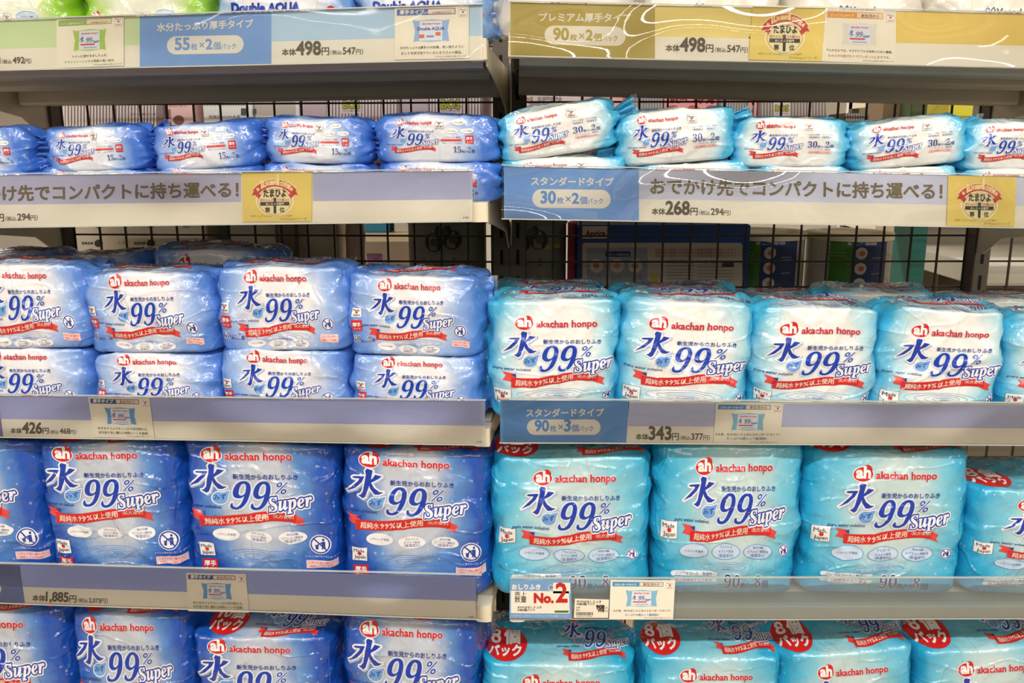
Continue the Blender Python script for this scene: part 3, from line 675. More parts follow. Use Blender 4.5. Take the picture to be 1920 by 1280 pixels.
def award_card(u, d, box, label):
    cd = Card('award_card', label, 'award card', u, d, 'yellow award cards'); tl, tr, br, bl = [np.array(p, float) for p in box]
    def P(s, t): q = (tl*(1-s)+tr*s)*(1-t)+(bl*(1-s)+br*s)*t; return (q[0], q[1])
    quad(cd, 'card', (236, 214, 118), [P(0, 0), P(1, 0), P(1, 1), P(0, 1)], 0)
    def arc(cx, cy, r, a): return P(cx+r*math.sin(a)*0.74, cy-r*math.cos(a)*1.0)
    # medal
    def blob(sc): return [P(.47+.245*sc*math.cos(t)*(1-0.12*max(0, math.sin(t))), .60+.265*sc*math.sin(t)) for t in [2*math.pi*i/32 for i in range(32)]]
    cd.poly('medal', cd.c((250, 246, 235)), blob(1.12), 1); cd.poly('medal', cd.c((228, 196, 92)), blob(1.04), 2); cd.poly('medal', cd.c((244, 236, 190)), blob(.96), 3)
    quad(cd, 'medal', (62, 54, 46), [P(.26, .60), P(.68, .60), P(.68, .675), P(.26, .675)], 4)
    cd.text('medal', cd.c((70, 50, 36)), 'たまひよ', P(.31, .49), P(.63, .49), 5, bold=0.05, res=2, h=1.5)
    cd.text('medal', cd.c((214, 110, 70)), '赤ちゃんグッズ大賞2025', P(.26, .585), P(.68, .585), 5, bold=0.02, res=1, h=1.15); cd.text('medal', 'cream', 'おしりふき部門', P(.34, .66), P(.60, .66), 5, bold=0.03, res=1)
    cd.text('medal', cd.c((70, 56, 40)), '第', P(.33, .80), P(.40, .80), 5, bold=0.03); cd.text('medal', cd.c((60, 46, 34)), '1', P(.460, .82), P(.484, .82), 5, bold=0.03, h=1.25); cd.text('medal', cd.c((70, 56, 40)), '位', P(.54, .80), P(.61, .80), 5, bold=0.03)
    # red banner
    for w_, col_, ly in ((.105, (250, 240, 230), 3), (.09, (206, 62, 50), 4)):
        t = []; A0, A1 = (-.93, .93); o_ = 0.008 if w_ > .1 else 0
        for i in range(20):
            a, b = A0+(A1-A0)*i/20, A0+(A1-A0)*(i+1)/20; r0, r1 = .44+w_, .44-w_*0.55
            q = [arc(.47, .68, r, g) for g in (a, b) for r in (r0, r1)]; t += [[q[0], q[2], q[3]], [q[0], q[3], q[1]]]
        cd.add('banner', cd.c(col_), ly, t)
    for sg in (-1, 1):
        cd.poly('banner', cd.c((196, 58, 48)), [arc(.47, .68, .50, sg*.90), arc(.47, .68, .50, sg*1.12), arc(.47, .68, .44, sg*1.04), arc(.47, .68, .34, sg*1.14), arc(.47, .68, .34, sg*.86)], 3)
    st = '★12年連続1位受賞★'
    for i, ch in enumerate(st):
        a = -.78+1.56*i/(len(st)-1); p = arc(.47, .68, .43, a); q = (p[0]+3.8*math.cos(a), p[1]+3.8*math.sin(a)*.8); big = ch == '1' and i > 4
        cd.text('banner', cd.c((250, 232, 170)), ch, (p[0]-3.8*math.cos(a), p[1]-3.8*math.sin(a)*.8), q, 5, bold=0.04, res=1, h=1.2) if ch != '1' else cd.text('banner', cd.c((250, 232, 170)), ch, (p[0]-(1.4 if i > 4 else .9), p[1]), (p[0]+(1.4 if i > 4 else .9), p[1]), 5, bold=0.04, res=2)
    cd.text('fine_print', cd.c((120, 104, 60)), '※赤ちゃんグッズ大賞2025おしりふき部門', P(.12, .90), P(.72, .90), 1, res=1); cd.text('fine_print', cd.c((120, 104, 60)), '水99%Superシリーズ', P(.55, .965), P(.93, .965), 1, res=1)
    cd.build(0.0004)

def strip(name_label, u, d, tl, tr, br, bl, cells, group='printed price strips in the shelf fronts'):
    cd = Card('price_strip', name_label, 'price strip', u, d, group)
    quad(cd, 'card', WHITE, [tl, tr, br, bl], 0)
    for part, rgb, pts in cells: quad(cd, part, rgb, pts, 1)
    return cd
Ds = -0.004
def yl(p, q, x): return p[1]+(q[1]-p[1])*(x-p[0])/(q[0]-p[0])
def band(p, q, x0, x1, g0, g1):
    """strip cell between x0 and x1; p,q = top line, g = fractions of strip height (taken from line pair)"""
    (pt, qt), (pb, qb) = p, q
    f = lambda x, g: (x, yl(pt, qt, x)*(1-g)+yl(pb, qb, x)*g)
    return [f(x0, g0), f(x1, g0), f(x1, g1), f(x0, g1)]
# left 1
T_, B_ = ((-60, 41), (905, 9)), ((-60, 132), (905, 111))
cd = strip('green, blue and white price strip on the topmost left shelf, 498円', 'L', Ds, (-60, 41), (905, 9), (905, 111), (-60, 132), [
    ('green_band', (208, 226, 176), band(T_, B_, -60, 262, 0, .57)), ('blue_title_panel', (124, 166, 222), band(T_, B_, 262, 509, 0, 1)), ('pale_blue_band', (182, 211, 234), band(T_, B_, 509, 905, 0, .57))])
title(cd, '水分たっぷり厚手タイプ', (295, 58), (475, 50), (313, 67, 457, 101, -.02), '55', '2', (124, 166, 222))
price(cd, (529, 103), (681, 101), '498', '547'); price(cd, (-80, 120), (59, 118), '448', '492'); cd.build()
# right 1
T_, B_ = ((957, 4), (1990, 27)), ((957, 104), (1990, 127))
cd = strip('gold, yellow and white price strip on the topmost right shelf', 'R', Ds, (957, 4), (1990, 27), (1990, 127), (957, 104), [
    ('gold_title_panel', (184, 166, 78), band(T_, B_, 957, 1228, 0, 1)), ('yellow_band', (238, 220, 136), band(T_, B_, 1228, 1540, 0, .58)), ('yellow_band', (238, 220, 136), band(T_, B_, 1404, 1540, .55, 1)), ('ochre_band', (232, 206, 112), band(T_, B_, 1678, 1990, 0.02, .60))])
title(cd, 'プレミアム厚手タイプ', (1011, 39), (1183, 40), (1021, 49, 1173, 85, .018), '90', '2', (184, 166, 78))
price(cd, (1248, 95), (1402, 98), '498', '547'); cd.build()
# left 2
T_, B_ = ((-60, 329), (886, 320)), ((-60, 426), (886, 414))
cd = strip('lavender and white strip saying かけ先でコンパクトに持ち運べる on the second left shelf', 'L', Ds, (-60, 329), (886, 320), (886, 414), (-60, 426), [
    ('lavender_band', (188, 188, 216), band(T_, B_, -60, 452, 0, .57)), ('lavender_band', (180, 184, 218), band(T_, B_, 587, 886, 0, .57))])
cd.text('slogan_text', cd.c((112, 100, 74)), 'おでかけ先でコンパクトに持ち運べる！', (-88, 376), (447, 367), 3, bold=0.032, res=3)
price(cd, (-80, 416), (71, 412), '268', '294'); cd.text('fine_print', cd.c(DARK), '▲1番右', (868, 409), (880, 409), 2, res=1); cd.build()
# right 2
T_, B_ = ((945, 312), (1990, 332)), ((945, 409), (1990, 427))
cd = strip('blue title panel and lavender strip reading おでかけ先でコンパクトに持ち運べる, right bay', 'R', Ds, (945, 312), (1990, 332), (1990, 427), (945, 409), [
    ('blue_title_panel', (118, 166, 226), band(T_, B_, 945, 1198, 0, 1)), ('lavender_band', (206, 212, 234), band(T_, B_, 1198, 1990, 0, .58))])
title(cd, 'スタンダードタイプ', (996, 346), (1150, 348), (998, 355, 1145, 390, .012), '30', '2', (96, 150, 218))
cd.text('slogan_text', cd.c((118, 106, 82)), 'おでかけ先でコンパクトに持ち運べる！', (1220, 361), (1766, 371), 3, bold=0.032, res=3)
price(cd, (1222, 401), (1370, 403), '268', '294'); cd.build()
# left 3
T_, B_ = ((-60, 741), (909, 752)), ((-60, 817), (909, 833))
cd = strip('lavender and cream price strip on the third left shelf, 426円', 'L', Ds, (-60, 741), (909, 752), (909, 833), (-60, 817), [
    ('lavender_band', (168, 176, 222), band(T_, B_, -60, 909, 0, .57)), ('title_panel', (120, 120, 172), [(-60, 741), (-3, 742), (6, 818), (-60, 817)])])
price(cd, (20, 811), (143, 813), '426', '468'); cd.text('fine_print', cd.c(DARK), '▲1番右', (893, 829), (905, 829), 2, res=1); cd.build()
# right 3
T_, B_ = ((938, 750), (1990, 757)), ((938, 829), (1990, 834))
cd = strip('blue title panel and grey lavender price strip on the third right shelf, 343円', 'R', Ds, (938, 750), (1990, 757), (1990, 834), (938, 829), [
    ('blue_title_panel', (92, 152, 214), [(938, 750), (1180, 752), (1174, 831), (938, 829)]), ('lavender_band', (184, 190, 222), band(T_, B_, 1178, 1990, 0.04, .60))])
title(cd, 'スタンダードタイプ', (987, 780), (1132, 779), (988, 786, 1126, 815, .0), '90', '3', (92, 152, 214))
price(cd, (1192, 823), (1331, 824), '343', '377'); cd.build()
# left 4
T_, B_ = ((-60, 1056), (892, 1082)), ((-60, 1127), (892, 1160))
cd = strip('lavender and cream price strip on the fourth left shelf, 1,885円', 'L', Ds, (-60, 1056), (892, 1082), (892, 1160), (-60, 1127), [
    ('lavender_band', (148, 162, 218), band(T_, B_, -60, 892, 0, .57)), ('title_panel', (106, 126, 184), [(-60, 1056), (37, 1059), (47, 1131), (-60, 1127)])])
cd.poly('quantity_pill', cd.c(WHITE), [(-60, 1090), (-6, 1091), (0, 1096), (3, 1104), (0, 1112), (-6, 1117), (-60, 1116)], 2)
price(cd, (61, 1125), (202, 1130), '1,885', '2,073'); cd.text('fine_print', cd.c(DARK), '▲1番右', (878, 1157), (889, 1157), 2, res=1); cd.build()

GR = (90, 84, 70)
product_card('L', Ds-.0015, [(106, 35), (232, 28), (232, 123), (106, 128)], 'トイレに流せるタイプ', '12カ月頃からオススメ', [('トイレに流せるおしりふき。', .24, .76, GR), ('トイレトレーニングの時期の強い味方。', .13, .87, (110, 150, 70))], (150, 186, 90), (170, 204, 96), label='product card with a green wipes pack picture on the topmost left shelf')
product_card('L', Ds-.0015, [(740, 14), (879, 10), (879, 109), (740, 112)], '厚手タイプ', '5カ月頃からオススメ', [('水分たっぷり&厚手のW効果。洗い流すように', .07, .93, GR), ('おしりを拭き取りたい人にオススメの商品。', .09, .91, GR)], (78, 110, 176), (150, 186, 226), label='product card picturing a pale blue Double AQUA pack on the topmost left shelf', da=True)
product_card('R', Ds-.0015, [(1548, 17), (1680, 21), (1680, 120), (1541, 115)], 'プレミアムタイプ', '新生児から', [('ヴェオセル™は、サステナブルな未来のための繊維。', .05, .95, GR), ('なめらかな肌ざわりでプレゼントにおすすめ。', .08, .92, (206, 130, 50))], (226, 160, 60), (226, 224, 214), label='product card with a white pack picture on the topmost right shelf')
product_card('L', Ds-.0015, [(165, 744), (280, 746), (290, 822), (176, 819)], '厚手タイプ', '新生児から', [('ゆるゆるうんちもしっかり拭き取れる。', .09, .91, GR), ('拭き取り性に優れた特殊シートを採用。', .09, .91, GR)], (34, 80, 150), (96, 160, 214), label='product card with a blue pack picture on the third left shelf')
product_card('R', Ds-.0015, [(1343, 755), (1469, 756), (1462, 832), (1337, 831)], 'スタンダードタイプ', '新生児から', [('大人気、水99%おしりふきのスタンダードタイプ！', .02, .98, GR), ('たっぷり90枚入って経済的!!', .2, .8, (50, 110, 180))], (70, 140, 196), (130, 190, 220), label='product card with a pale blue pack picture on the third right shelf')
product_card('L', Ds-.0015, [(349, 1074), (461, 1076), (467, 1148), (353, 1145)], '厚手タイプ', '新生児から', [('ゆるゆるうんちもしっかり拭き取れる。', .09, .91, GR), ('拭き取り性に優れた特殊シートを採用。', .09, .91, GR)], (40, 76, 150), (96, 160, 214), label='product card with a blue pack picture on the fourth left shelf')
award_card('R', Ds-.0015, [(1411, 10), (1548, 12), (1541, 115), (1404, 112)], 'yellow award card with red banner on the topmost right shelf')
award_card('L', Ds-.0015, [(453, 323), (585, 322), (584, 415), (455, 416)], 'yellow award card with red banner on the second left shelf')
award_card('R', Ds-.0015, [(1778, 329), (1906, 332), (1902, 425), (1775, 423)], 'yellow award card with red banner on the second right shelf')

# clear holders in front of the strips, a little wavy
HOLD = clear_mat('clear_holder', (252, 252, 250), body=0.015, rough=0.04, wave=0.010, wscale=5.0, refl=1.0)
HOLD2 = clear_mat('clear_holder_warped', (252, 252, 250), body=0.015, rough=0.03, wave=0.035, wscale=4.2, refl=1.8)
GUARD = clear_mat('clear_guard', (222, 232, 236), body=0.17, rough=0.08, wave=0.004, wscale=5, refl=1.0)
def holder(u, x0, x1, yt, yb, label, m, d=-0.0085, name='label_holder', cat='label holder', th=0.0008, lean=0.0):
    n = 24; r = []
    root = None; V = []
    for i in range(n+1):
        x = x0+(x1-x0)*i/n; t_ = (x-x0)/(x1-x0)
        a, zt = hit(x, yt[0]+(yt[1]-yt[0])*t_, u, d); _, zb = hit(x, yb[0]+(yb[1]-yb[0])*t_, u, d); V.append((a, zt, zb))
    o0 = V[0]; root = empty(name, label, cat, UM[u] @ Matrix.Translation((o0[0], d, o0[2])), 'clear shelf-front holders')
    vs, fs = [], []
    for a, zt, zb in V:
        for k in range(7):
            f = k/6; vs.append((a-o0[0], 0.0008*math.sin(a*11+f*3)+lean*(f-0.5), zb+(zt-zb)*f-o0[2]))
    for i in range(n):
        for k in range(6): b = i*7+k; fs.append((b, b+7, b+8, b+1))
    me = bpy.data.meshes.new('window'); me.from_pydata(vs, [], fs); me.materials.append(m); me.polygons.foreach_set('use_smooth', [True]*len(me.polygons)); link('window', me, root)
    for part, k_, hh in (('top_edge', 6, 0.0014), ('bottom_edge', 0, 0.0014)):
        vs, fs = [], []
        for i in range(n+1):
            p = Vector((V[i][0]-o0[0], 0.0008*math.sin(V[i][0]*11+k_/2)+lean*(k_/6-0.5), V[i][2]+(V[i][1]-V[i][2])*k_/6-o0[2]))
            vs += [(p.x, p.y-0.0006, p.z-hh/2), (p.x, p.y-0.0006, p.z+hh/2), (p.x, p.y+0.003, p.z+hh/2), (p.x, p.y+0.003, p.z-hh/2)]
        for i in range(n):
            for q in range(4): b = i*4; fs.append((b+q, b+4+q, b+4+(q+1) % 4, b+(q+1) % 4))
        me = bpy.data.meshes.new(part); me.from_pydata(vs, [], fs); me.materials.append(EDGEM); link(part, me, root)
EDGEM = mat('holder_edge', (190, 196, 190), 0.15, spec=0.8, coat=1.0)
holder('L', -60, 906, (38, 7), (133, 112), 'clear plastic label holder along the topmost left shelf', HOLD)
holder('R', 953, 1990, (1, 24), (105, 128), 'clear wavy plastic label holder along the topmost right shelf', HOLD2, lean=0.003)
holder('L', -60, 888, (326, 317), (427, 415), 'clear plastic label holder along the second left shelf', HOLD)
holder('R', 940, 1990, (309, 329), (410, 428), 'clear wavy plastic label holder along the second right shelf', HOLD2, lean=0.003)
holder('L', -60, 911, (739, 750), (818, 834), 'clear plastic label holder along the third left shelf', HOLD)
holder('R', 936, 1990, (747, 755), (830, 835), 'clear plastic label holder along the third right shelf', HOLD)
holder('L', -60, 903, (1054, 1078), (1128, 1161), 'clear plastic label holder along the fourth left shelf', HOLD)
holder('R', 956, 1990, (1084, 1082), (1161, 1160), 'milky clear guard rail along the fourth right shelf', GUARD, d=-0.004, name='guard_rail', cat='guard rail')
Dg = -0.0075
cd = Card('ranking_card', 'blue and white ranking card reading No.2, clipped on the guard rail', 'sign card', 'R', Dg)
quad(cd, 'card', (116, 160, 206), [(956, 1087), (1071, 1088), (1072, 1160), (955, 1159)], 0)
quad(cd, 'white_panel', (240, 234, 218), [(958, 1107), (1067, 1108), (1068, 1150), (958, 1149)], 1); quad(cd, 'white_panel', (240, 234, 218), [(1037, 1092), (1069, 1092), (1069, 1112), (1037, 1112)], 1)
cd.text('heading', cd.c((245, 242, 232)), 'おしりふき', (960, 1104), (1013, 1104), 3, bold=.035); cd.ring('heading', cd.c((245, 240, 225)), 1033, 1101, 5.5, 5.5, 1, 3, 16); cd.text('heading', cd.c((150, 120, 90)), 'で', (1029, 1104), (1037, 1104), 3, res=1)
cd.text('ranking_text', cd.c((196, 34, 30)), 'No.', (1002, 1129), (1037, 1129), 3, bold=.055); cd.text('ranking_text', cd.c((196, 34, 30)), '2', (1043, 1128), (1063, 1128), 3, bold=.028, h=1.1)
for i, t in enumerate(('売上', '数量')): cd.text('ranking_text', cd.c((80, 74, 64)), t, (965, 1118+i*10), (987, 1118+i*10), 3, bold=.01)
cd.text('small_text', cd.c((70, 64, 54)), '水99%SPおしりふき', (970, 1140), (1015, 1140), 3, res=1, bold=.02); cd.text('small_text', cd.c((70, 64, 54)), '90枚8個パック', (970, 1145), (1003, 1145), 3, res=1, bold=.02)
quad(cd, 'green_mark', (70, 120, 60), [(1040, 1144), (1066, 1144), (1066, 1148), (1040, 1148)], 3)
cd.text('small_text', cd.c((225, 232, 240)), '2023年1月〜12月おしりふきカテゴリー売上数量ランキング', (959, 1155), (1066, 1156), 3, res=1); cd.build(.0005)
cd = Card('price_tag', 'small white barcode price tag reading 908円 on the guard rail', 'price tag', 'R', Dg)
quad(cd, 'card', (240, 232, 212), [(1078, 1122), (1142, 1124), (1140, 1158), (1076, 1158)], 0)
K_ = cd.c((50, 46, 40)); cd.text('product_text', K_, '水99%SPおしりふき', (1081, 1129), (1127, 1130), 2, bold=.02, res=1); cd.text('product_text', K_, '90枚8個パック', (1081, 1134), (1115, 1134), 2, bold=.02, res=1)
cd.text('price_text', K_, '本体', (1080, 1140), (1088, 1140), 2, res=1); cd.text('price_text', K_, '908', (1118, 1141), (1133, 1141), 2, bold=.06); cd.text('price_text', K_, '円', (1135, 1141), (1139, 1141), 2, res=1)
cd.text('price_text', K_, '税込', (1080, 1145), (1088, 1145), 2, res=1); cd.text('price_text', K_, '998', (1121, 1147), (1133, 1147), 2, bold=.04); cd.text('price_text', K_, '円', (1135, 1147), (1139, 1147), 2, res=1)
rb = random.Random(4); x = 1080.0
while x < 1112:
    w_ = rb.choice((.5, .8, 1.1)); cd.rect('barcode', K_, x, 1147, x+w_, 1153, 2); x += w_+rb.choice((.5, .8))
cd.text('barcode', K_, '4 973110 152764', (1081, 1156.5), (1110, 1156.5), 2, res=1); cd.build(.0005)
product_card('R', Dg, [(1145, 1087), (1266, 1088), (1262, 1161), (1142, 1161)], 'スタンダードタイプ', '新生児から', [('大人気、水99%おしりふきのスタンダードタイプ！', .06, .95, GR), ('たっぷり90枚入って経済的!!', .25, .77, (50, 110, 180))], (80, 150, 200), (130, 190, 220), label='product card with a pale blue pack picture on the guard rail')

# ------------------------------------------------------------------ pack prints
c7 = Canvas(); lockup(c7); made_in_japan(c7, 942, 988)
bubbles(c7, [(1007, 1038), (1072, 1040), (1136, 1040)], 29, 14, True); no_flush(c7, 1189, 1040, 10); ripple(c7, 1067, 1068, 62, 10)
for y_, s_, k_ in ((1077, 'ノンアルコール・無香料', 'navy'), (1088, '皮ふ刺激性テスト済み', 'red')):
    c7.rect('quantity_text', 'white', 964, y_, 1058, y_+9, 2, r=4); c7.text('quantity_text', k_, s_, (974, y_+7.5), (1048, y_+7.5), 4, res=1)
qty(c7, '𝟗𝟎', '𝟖', 1072, 1163, 1106)
c7.ell('pack_badge', 'red', 972, 814, 43, 42, 2); c7.text('pack_badge', 'white', '８個', (944, 811), (1000, 811), 4, bold=.04, h=1.2); c7.text('pack_badge', 'white', 'パック', (939, 842), (1003, 842), 4, bold=.04, h=1.3)
c7.place((1075, 960), (1146, 796), .66, 0, 1.4); c7.prefix = 'top_'; lockup(c7, 1); c7.prefix = ''; c7.T = None
c6 = Canvas(); c6.place((1075, 960), (457, 926), 1.13, 0, .96); lockup(c6); c6.T = None
bubbles(c6, [(416, 1010), (478, 1012), (541, 1012)], 26, 12.5, False); no_flush(c6, 590, 1028, 18); made_in_japan(c6, 362, 1028, .98); tag_atsude(c6, 364, 1064, 30, 26); ripple(c6, 478, 1052, 74, 13, ('ripple2', 'mid'))
c6.text('disposal_icon', 'white', 'トイレに流さないでください', (562, 1054), (620, 1054), 4, res=1); c6.rect('feature_flag', 'pinkish', 562, 1060, 618, 1076, 2)
c6.text('feature_flag', 'rose', 'ふきとり性に優れた', (566, 1067), (613, 1067), 4, res=1); c6.text('feature_flag', 'rose', '特殊シートを使用', (569, 1074), (610, 1074), 4, res=1)
c6.ell('pack_badge', 'red', 405, 788, 40, 42, 2); c6.text('pack_badge', 'white', '10個', (378, 785), (432, 785), 4, bold=.03, h=1.3); c6.text('pack_badge', 'white', 'パック', (372, 816), (436, 816), 4, bold=.04, h=1.3)
c6.place((1075, 960), (537, 780), .66, 0, 1.3); c6.prefix = 'top_'; lockup(c6, 1); c6.prefix = ''; c6.T = None
c4 = Canvas(); c4.place((1075, 960), (762, 594), .78, 0, 1.02); lockup(c4); c4.T = None
made_in_japan(c4, 657, 584, .6); tag_atsude(c4, 657, 606, 19, 20); qty(c4, '𝟔𝟎', '𝟐', 658, 700, 646); no_flush(c4, 861, 622, 11); c4.rect('feature_flag', 'pinkish', 845, 640, 879, 652, 2); c4.text('feature_flag', 'rose', 'ふきとり性に優れた', (847, 645), (877, 645), 4, res=1); c4.text('feature_flag', 'rose', '特殊シートを使用', (849, 650), (875, 650), 4, res=1)
bubbles(c4, [(722, 655), (763, 657), (805, 657)], 18, 7.5, False, .6); ripple(c4, 765, 645, 62, 8, ('ripple2', 'mid'))
bubbles(c4, [(700, 505), (745, 505), (790, 505)], 18, 9, True, .6); c4.place((1075, 960), (770, 452), .82, 0, .85); c4.prefix = 'top_'; lockup(c4, 1); c4.prefix = ''; c4.T = None
c5 = Canvas(); c5.place((1075, 960), (1038, 664), 1.0, 0, .96); lockup(c5); c5.T = None
made_in_japan(c5, 931, 727, 1.0); ripple(c5, 1040, 738, 70, 11); no_flush(c5, 1139, 740, 9)
bubbles(c5, [(985, 541), (1030, 541), (1073, 541)], 19, 10, True, .65); c5.prefix = 'top_'; made_in_japan(c5, 948, 500, .7); c5.prefix = ''; qty(c5, '𝟗𝟎', '𝟑', 1092, 1150, 545); c5.place((1075, 960), (1050, 486), .82, 0, .8); c5.prefix = 'top_'; lockup(c5, 1); c5.prefix = ''; c5.T = None
c2 = Canvas(); c2.place((1075, 960), (776, 261), .42, 0, 1.0); lockup(c2, 1); c2.T = None
made_in_japan(c2, 816, 232, .46); qty(c2, '𝟏𝟓', '𝟐', 847, 884, 286); tag_atsude(c2, 868, 257, 14, 14); c2.rect('claim_lines', 'rose', 825, 263, 862, 266.5, 2); c2.text('claim_lines', 'navy', 'ノンアルコール・無香料', (828, 261), (860, 261), 2, res=1); c2.text('claim_lines', 'navy', '厚手シートでしっかり拭ける', (828, 271), (862, 271), 2, res=1)
for x_, y_ in ((856, 235), (843, 249), (871, 249)): c2.ell('claim_bubble#%d' % x_, 'white', x_, y_, 12, 4.5, 2, 18); c2.text('claim_bubble#%d' % x_, 'navy', 'パラベン不使用', (x_-8, y_+1.2), (x_+8, y_+1.2), 3, res=1)
c3 = Canvas(); c3.place((1075, 960), (1452, 267), .455, 0, 1.08); lockup(c3, 1); c3.T = None
made_in_japan(c3, 1504, 231, .5); qty(c3, '𝟑𝟎', '𝟐', 1511, 1556, 277); c3.rect('claim_lines', 'pinkish', 1513, 284, 1553, 289, 2); c3.text('claim_lines', 'rose', '皮ふ刺激性テスト済み', (1516, 288), (1550, 288), 3, res=1); c3.text('claim_lines', 'navy', 'ノンアルコール・無香料', (1514, 282.5), (1552, 282.5), 3, res=1)
for x_ in (1521, 1544): c3.text('claim_lines', 'navy', 'セラミド配合', (x_-9, 254), (x_+9, 254), 2, res=1); c3.text('claim_lines', 'navy', '（保湿成分）', (x_-9, 259), (x_+9, 259), 2, res=1)
cg = Canvas(); cg.place((1075, 960), (203, 47), .58, 0, 1.0); lockup(cg, 1); cg.T = None; made_in_japan(cg, 261, 3, .5); bubbles(cg, [(306, 8), (290, 30), (330, 30)], 20, 9, True, .6)
ca = Canvas(); ca.text('product_text', 'blue', 'Double AQUA', (430, 1), (560, 1), 3, bold=.05, shear=.15); ca.text('product_text', 'mid', 'ダブルアクア', (512, 9), (535, 8), 3, res=1)
ca.text('product_text', 'red', 'たっぷりの水で洗い流す', (486, 18), (556, 15), 3, bold=.02, res=1); ca.ell('product_badge', 'rose', 616, 12, 24, 11, 2); ca.ell('product_badge', 'red', 620, 2, 10, 10, 3)
cv = Canvas(); cv.text('product_text', 'black', 'Veocel', (1053, 5), (1099, 5), 3, bold=.03)
for s_ in (-1, 1): cv.add('product_text', 'navy', jit(6, 3), seg_outline([(1041+s_*x_, y_) for x_, y_ in ((0, 6), (1, -4), (6, -9), (9, -4), (7, 2), (3, 7))], .8))

FM = dict(
 deep=film('deep_blue', (22, 82, 182), (92, 142, 206), (192, 202, 216), cy=.66, rx=.82, ry=.80, p0=.42, p1=.98),
 cyan=film('deep_cyan', (40, 172, 218), (126, 202, 224), (196, 220, 222), cy=.60, rx=.95, ry=.82, p0=.36, p1=.98),
 cyan3=film('bright_cyan', (64, 184, 228), (178, 222, 236), (240, 242, 240), cy=.58, rx=1.0, ry=.9, p0=.50, p1=1.02),
 blue60=film('mid_blue', (86, 138, 222), (160, 190, 236), (236, 237, 242), cy=.62, rx=.95, ry=1.0, p0=.42, p1=.96),
 blue15=film('small_blue', (66, 120, 216), (160, 190, 238), (226, 230, 240), cx=-.05, cy=.35, rx=.92, ry=1.2, p0=.42, p1=.92),
 cyan30=film('small_cyan', (76, 188, 232), (206, 232, 240), (236, 238, 236), cx=-.05, cy=.40, rx=.95, ry=1.3, p0=.55, p1=.95),
 green=film('lime_green', (142, 200, 40), (200, 224, 150), (236, 240, 222), cy=.5, rx=.85, ry=1.4, p0=.5, p1=.95),
 aqua=film('aqua_blue', (110, 160, 224), (196, 216, 240), (236, 238, 244), cy=.5, rx=1.0, ry=1.4, p0=.45, p1=.95),
 white=film('white_pearl', (222, 218, 206), (236, 232, 222), (242, 238, 228), cy=.5))
ptype('big_cyan', (925, 1230, 862, 1116), 165, 6.5, c7, FM['cyan'], end=.10, tail=.03, tz=.90, amp=1.0)
ptype('big_blue', (335, 630, 838, 1116), 165, 6.5, c6, FM['deep'], end=.10, tail=.03, tz=.90, amp=1.0)
ptype('mid_blue', (640, 905, 528, 667), 135, 5.5, c4, FM['blue60'], end=.12, tail=.04, tz=.82, amp=1.0)
ptype('mid_cyan', (918, 1165, 562, 788), 135, 5.5, c5, FM['cyan3'], end=.13, tail=.04, tz=.80, amp=1.0)
ptype('small_blue', (705, 925, 222, 303), 110, 4.5, c2, FM['blue15'], end=.12, tail=.15, tz=.60, flare=1.45, kk=.42, amp=.9, fan=.22)
ptype('small_cyan', (1385, 1590, 222, 312), 110, 4.5, c3, FM['cyan30'], end=.12, tail=.15, tz=.60, flare=1.45, kk=.42, amp=.9, fan=.22)
ptype('green', (138, 392, -80, 62), 120, 6, cg, FM['green'], end=.12, tail=.06, tz=.8)
ptype('aqua', (395, 655, -80, 55), 120, 6, ca, FM['aqua'], end=.12, tail=.06, tz=.8)
ptype('white', (935, 1200, -80, 55), 120, 6, cv, FM['white'], end=.12, tail=.06, tz=.8)

# ------------------------------------------------------------------ the packs, shelf by shelf
G = 'wipes packs, '
for i, (l, r) in enumerate(((-126, 130), (138, 390))): pack('green', 'L', (l, r, -70), 'L1', ('lime green wipes pack at the left edge of the topmost shelf', 'lime green wipes pack beside the first blue one on the topmost shelf')[i], group=G+'topmost left shelf', d=.02, seed=40+i)
for i, (l, r) in enumerate(((396, 652), (662, 922))): pack('aqua', 'L', (l, r, -70), 'L1', ('pale blue pack with red ovals next to the green pack, topmost shelf', 'pale blue pack at the right end of the topmost left shelf')[i], group=G+'topmost left shelf', d=.02, seed=44+i)
for i, l in enumerate((936, 1208, 1482, 1757)): pack('white', 'R', (l, l+264, -70), 'R1', 'pearl white pack on the topmost right shelf, %s from the left' % ('first', 'second', 'third', 'fourth')[i], group=G+'topmost right shelf', d=.02, seed=48+i)

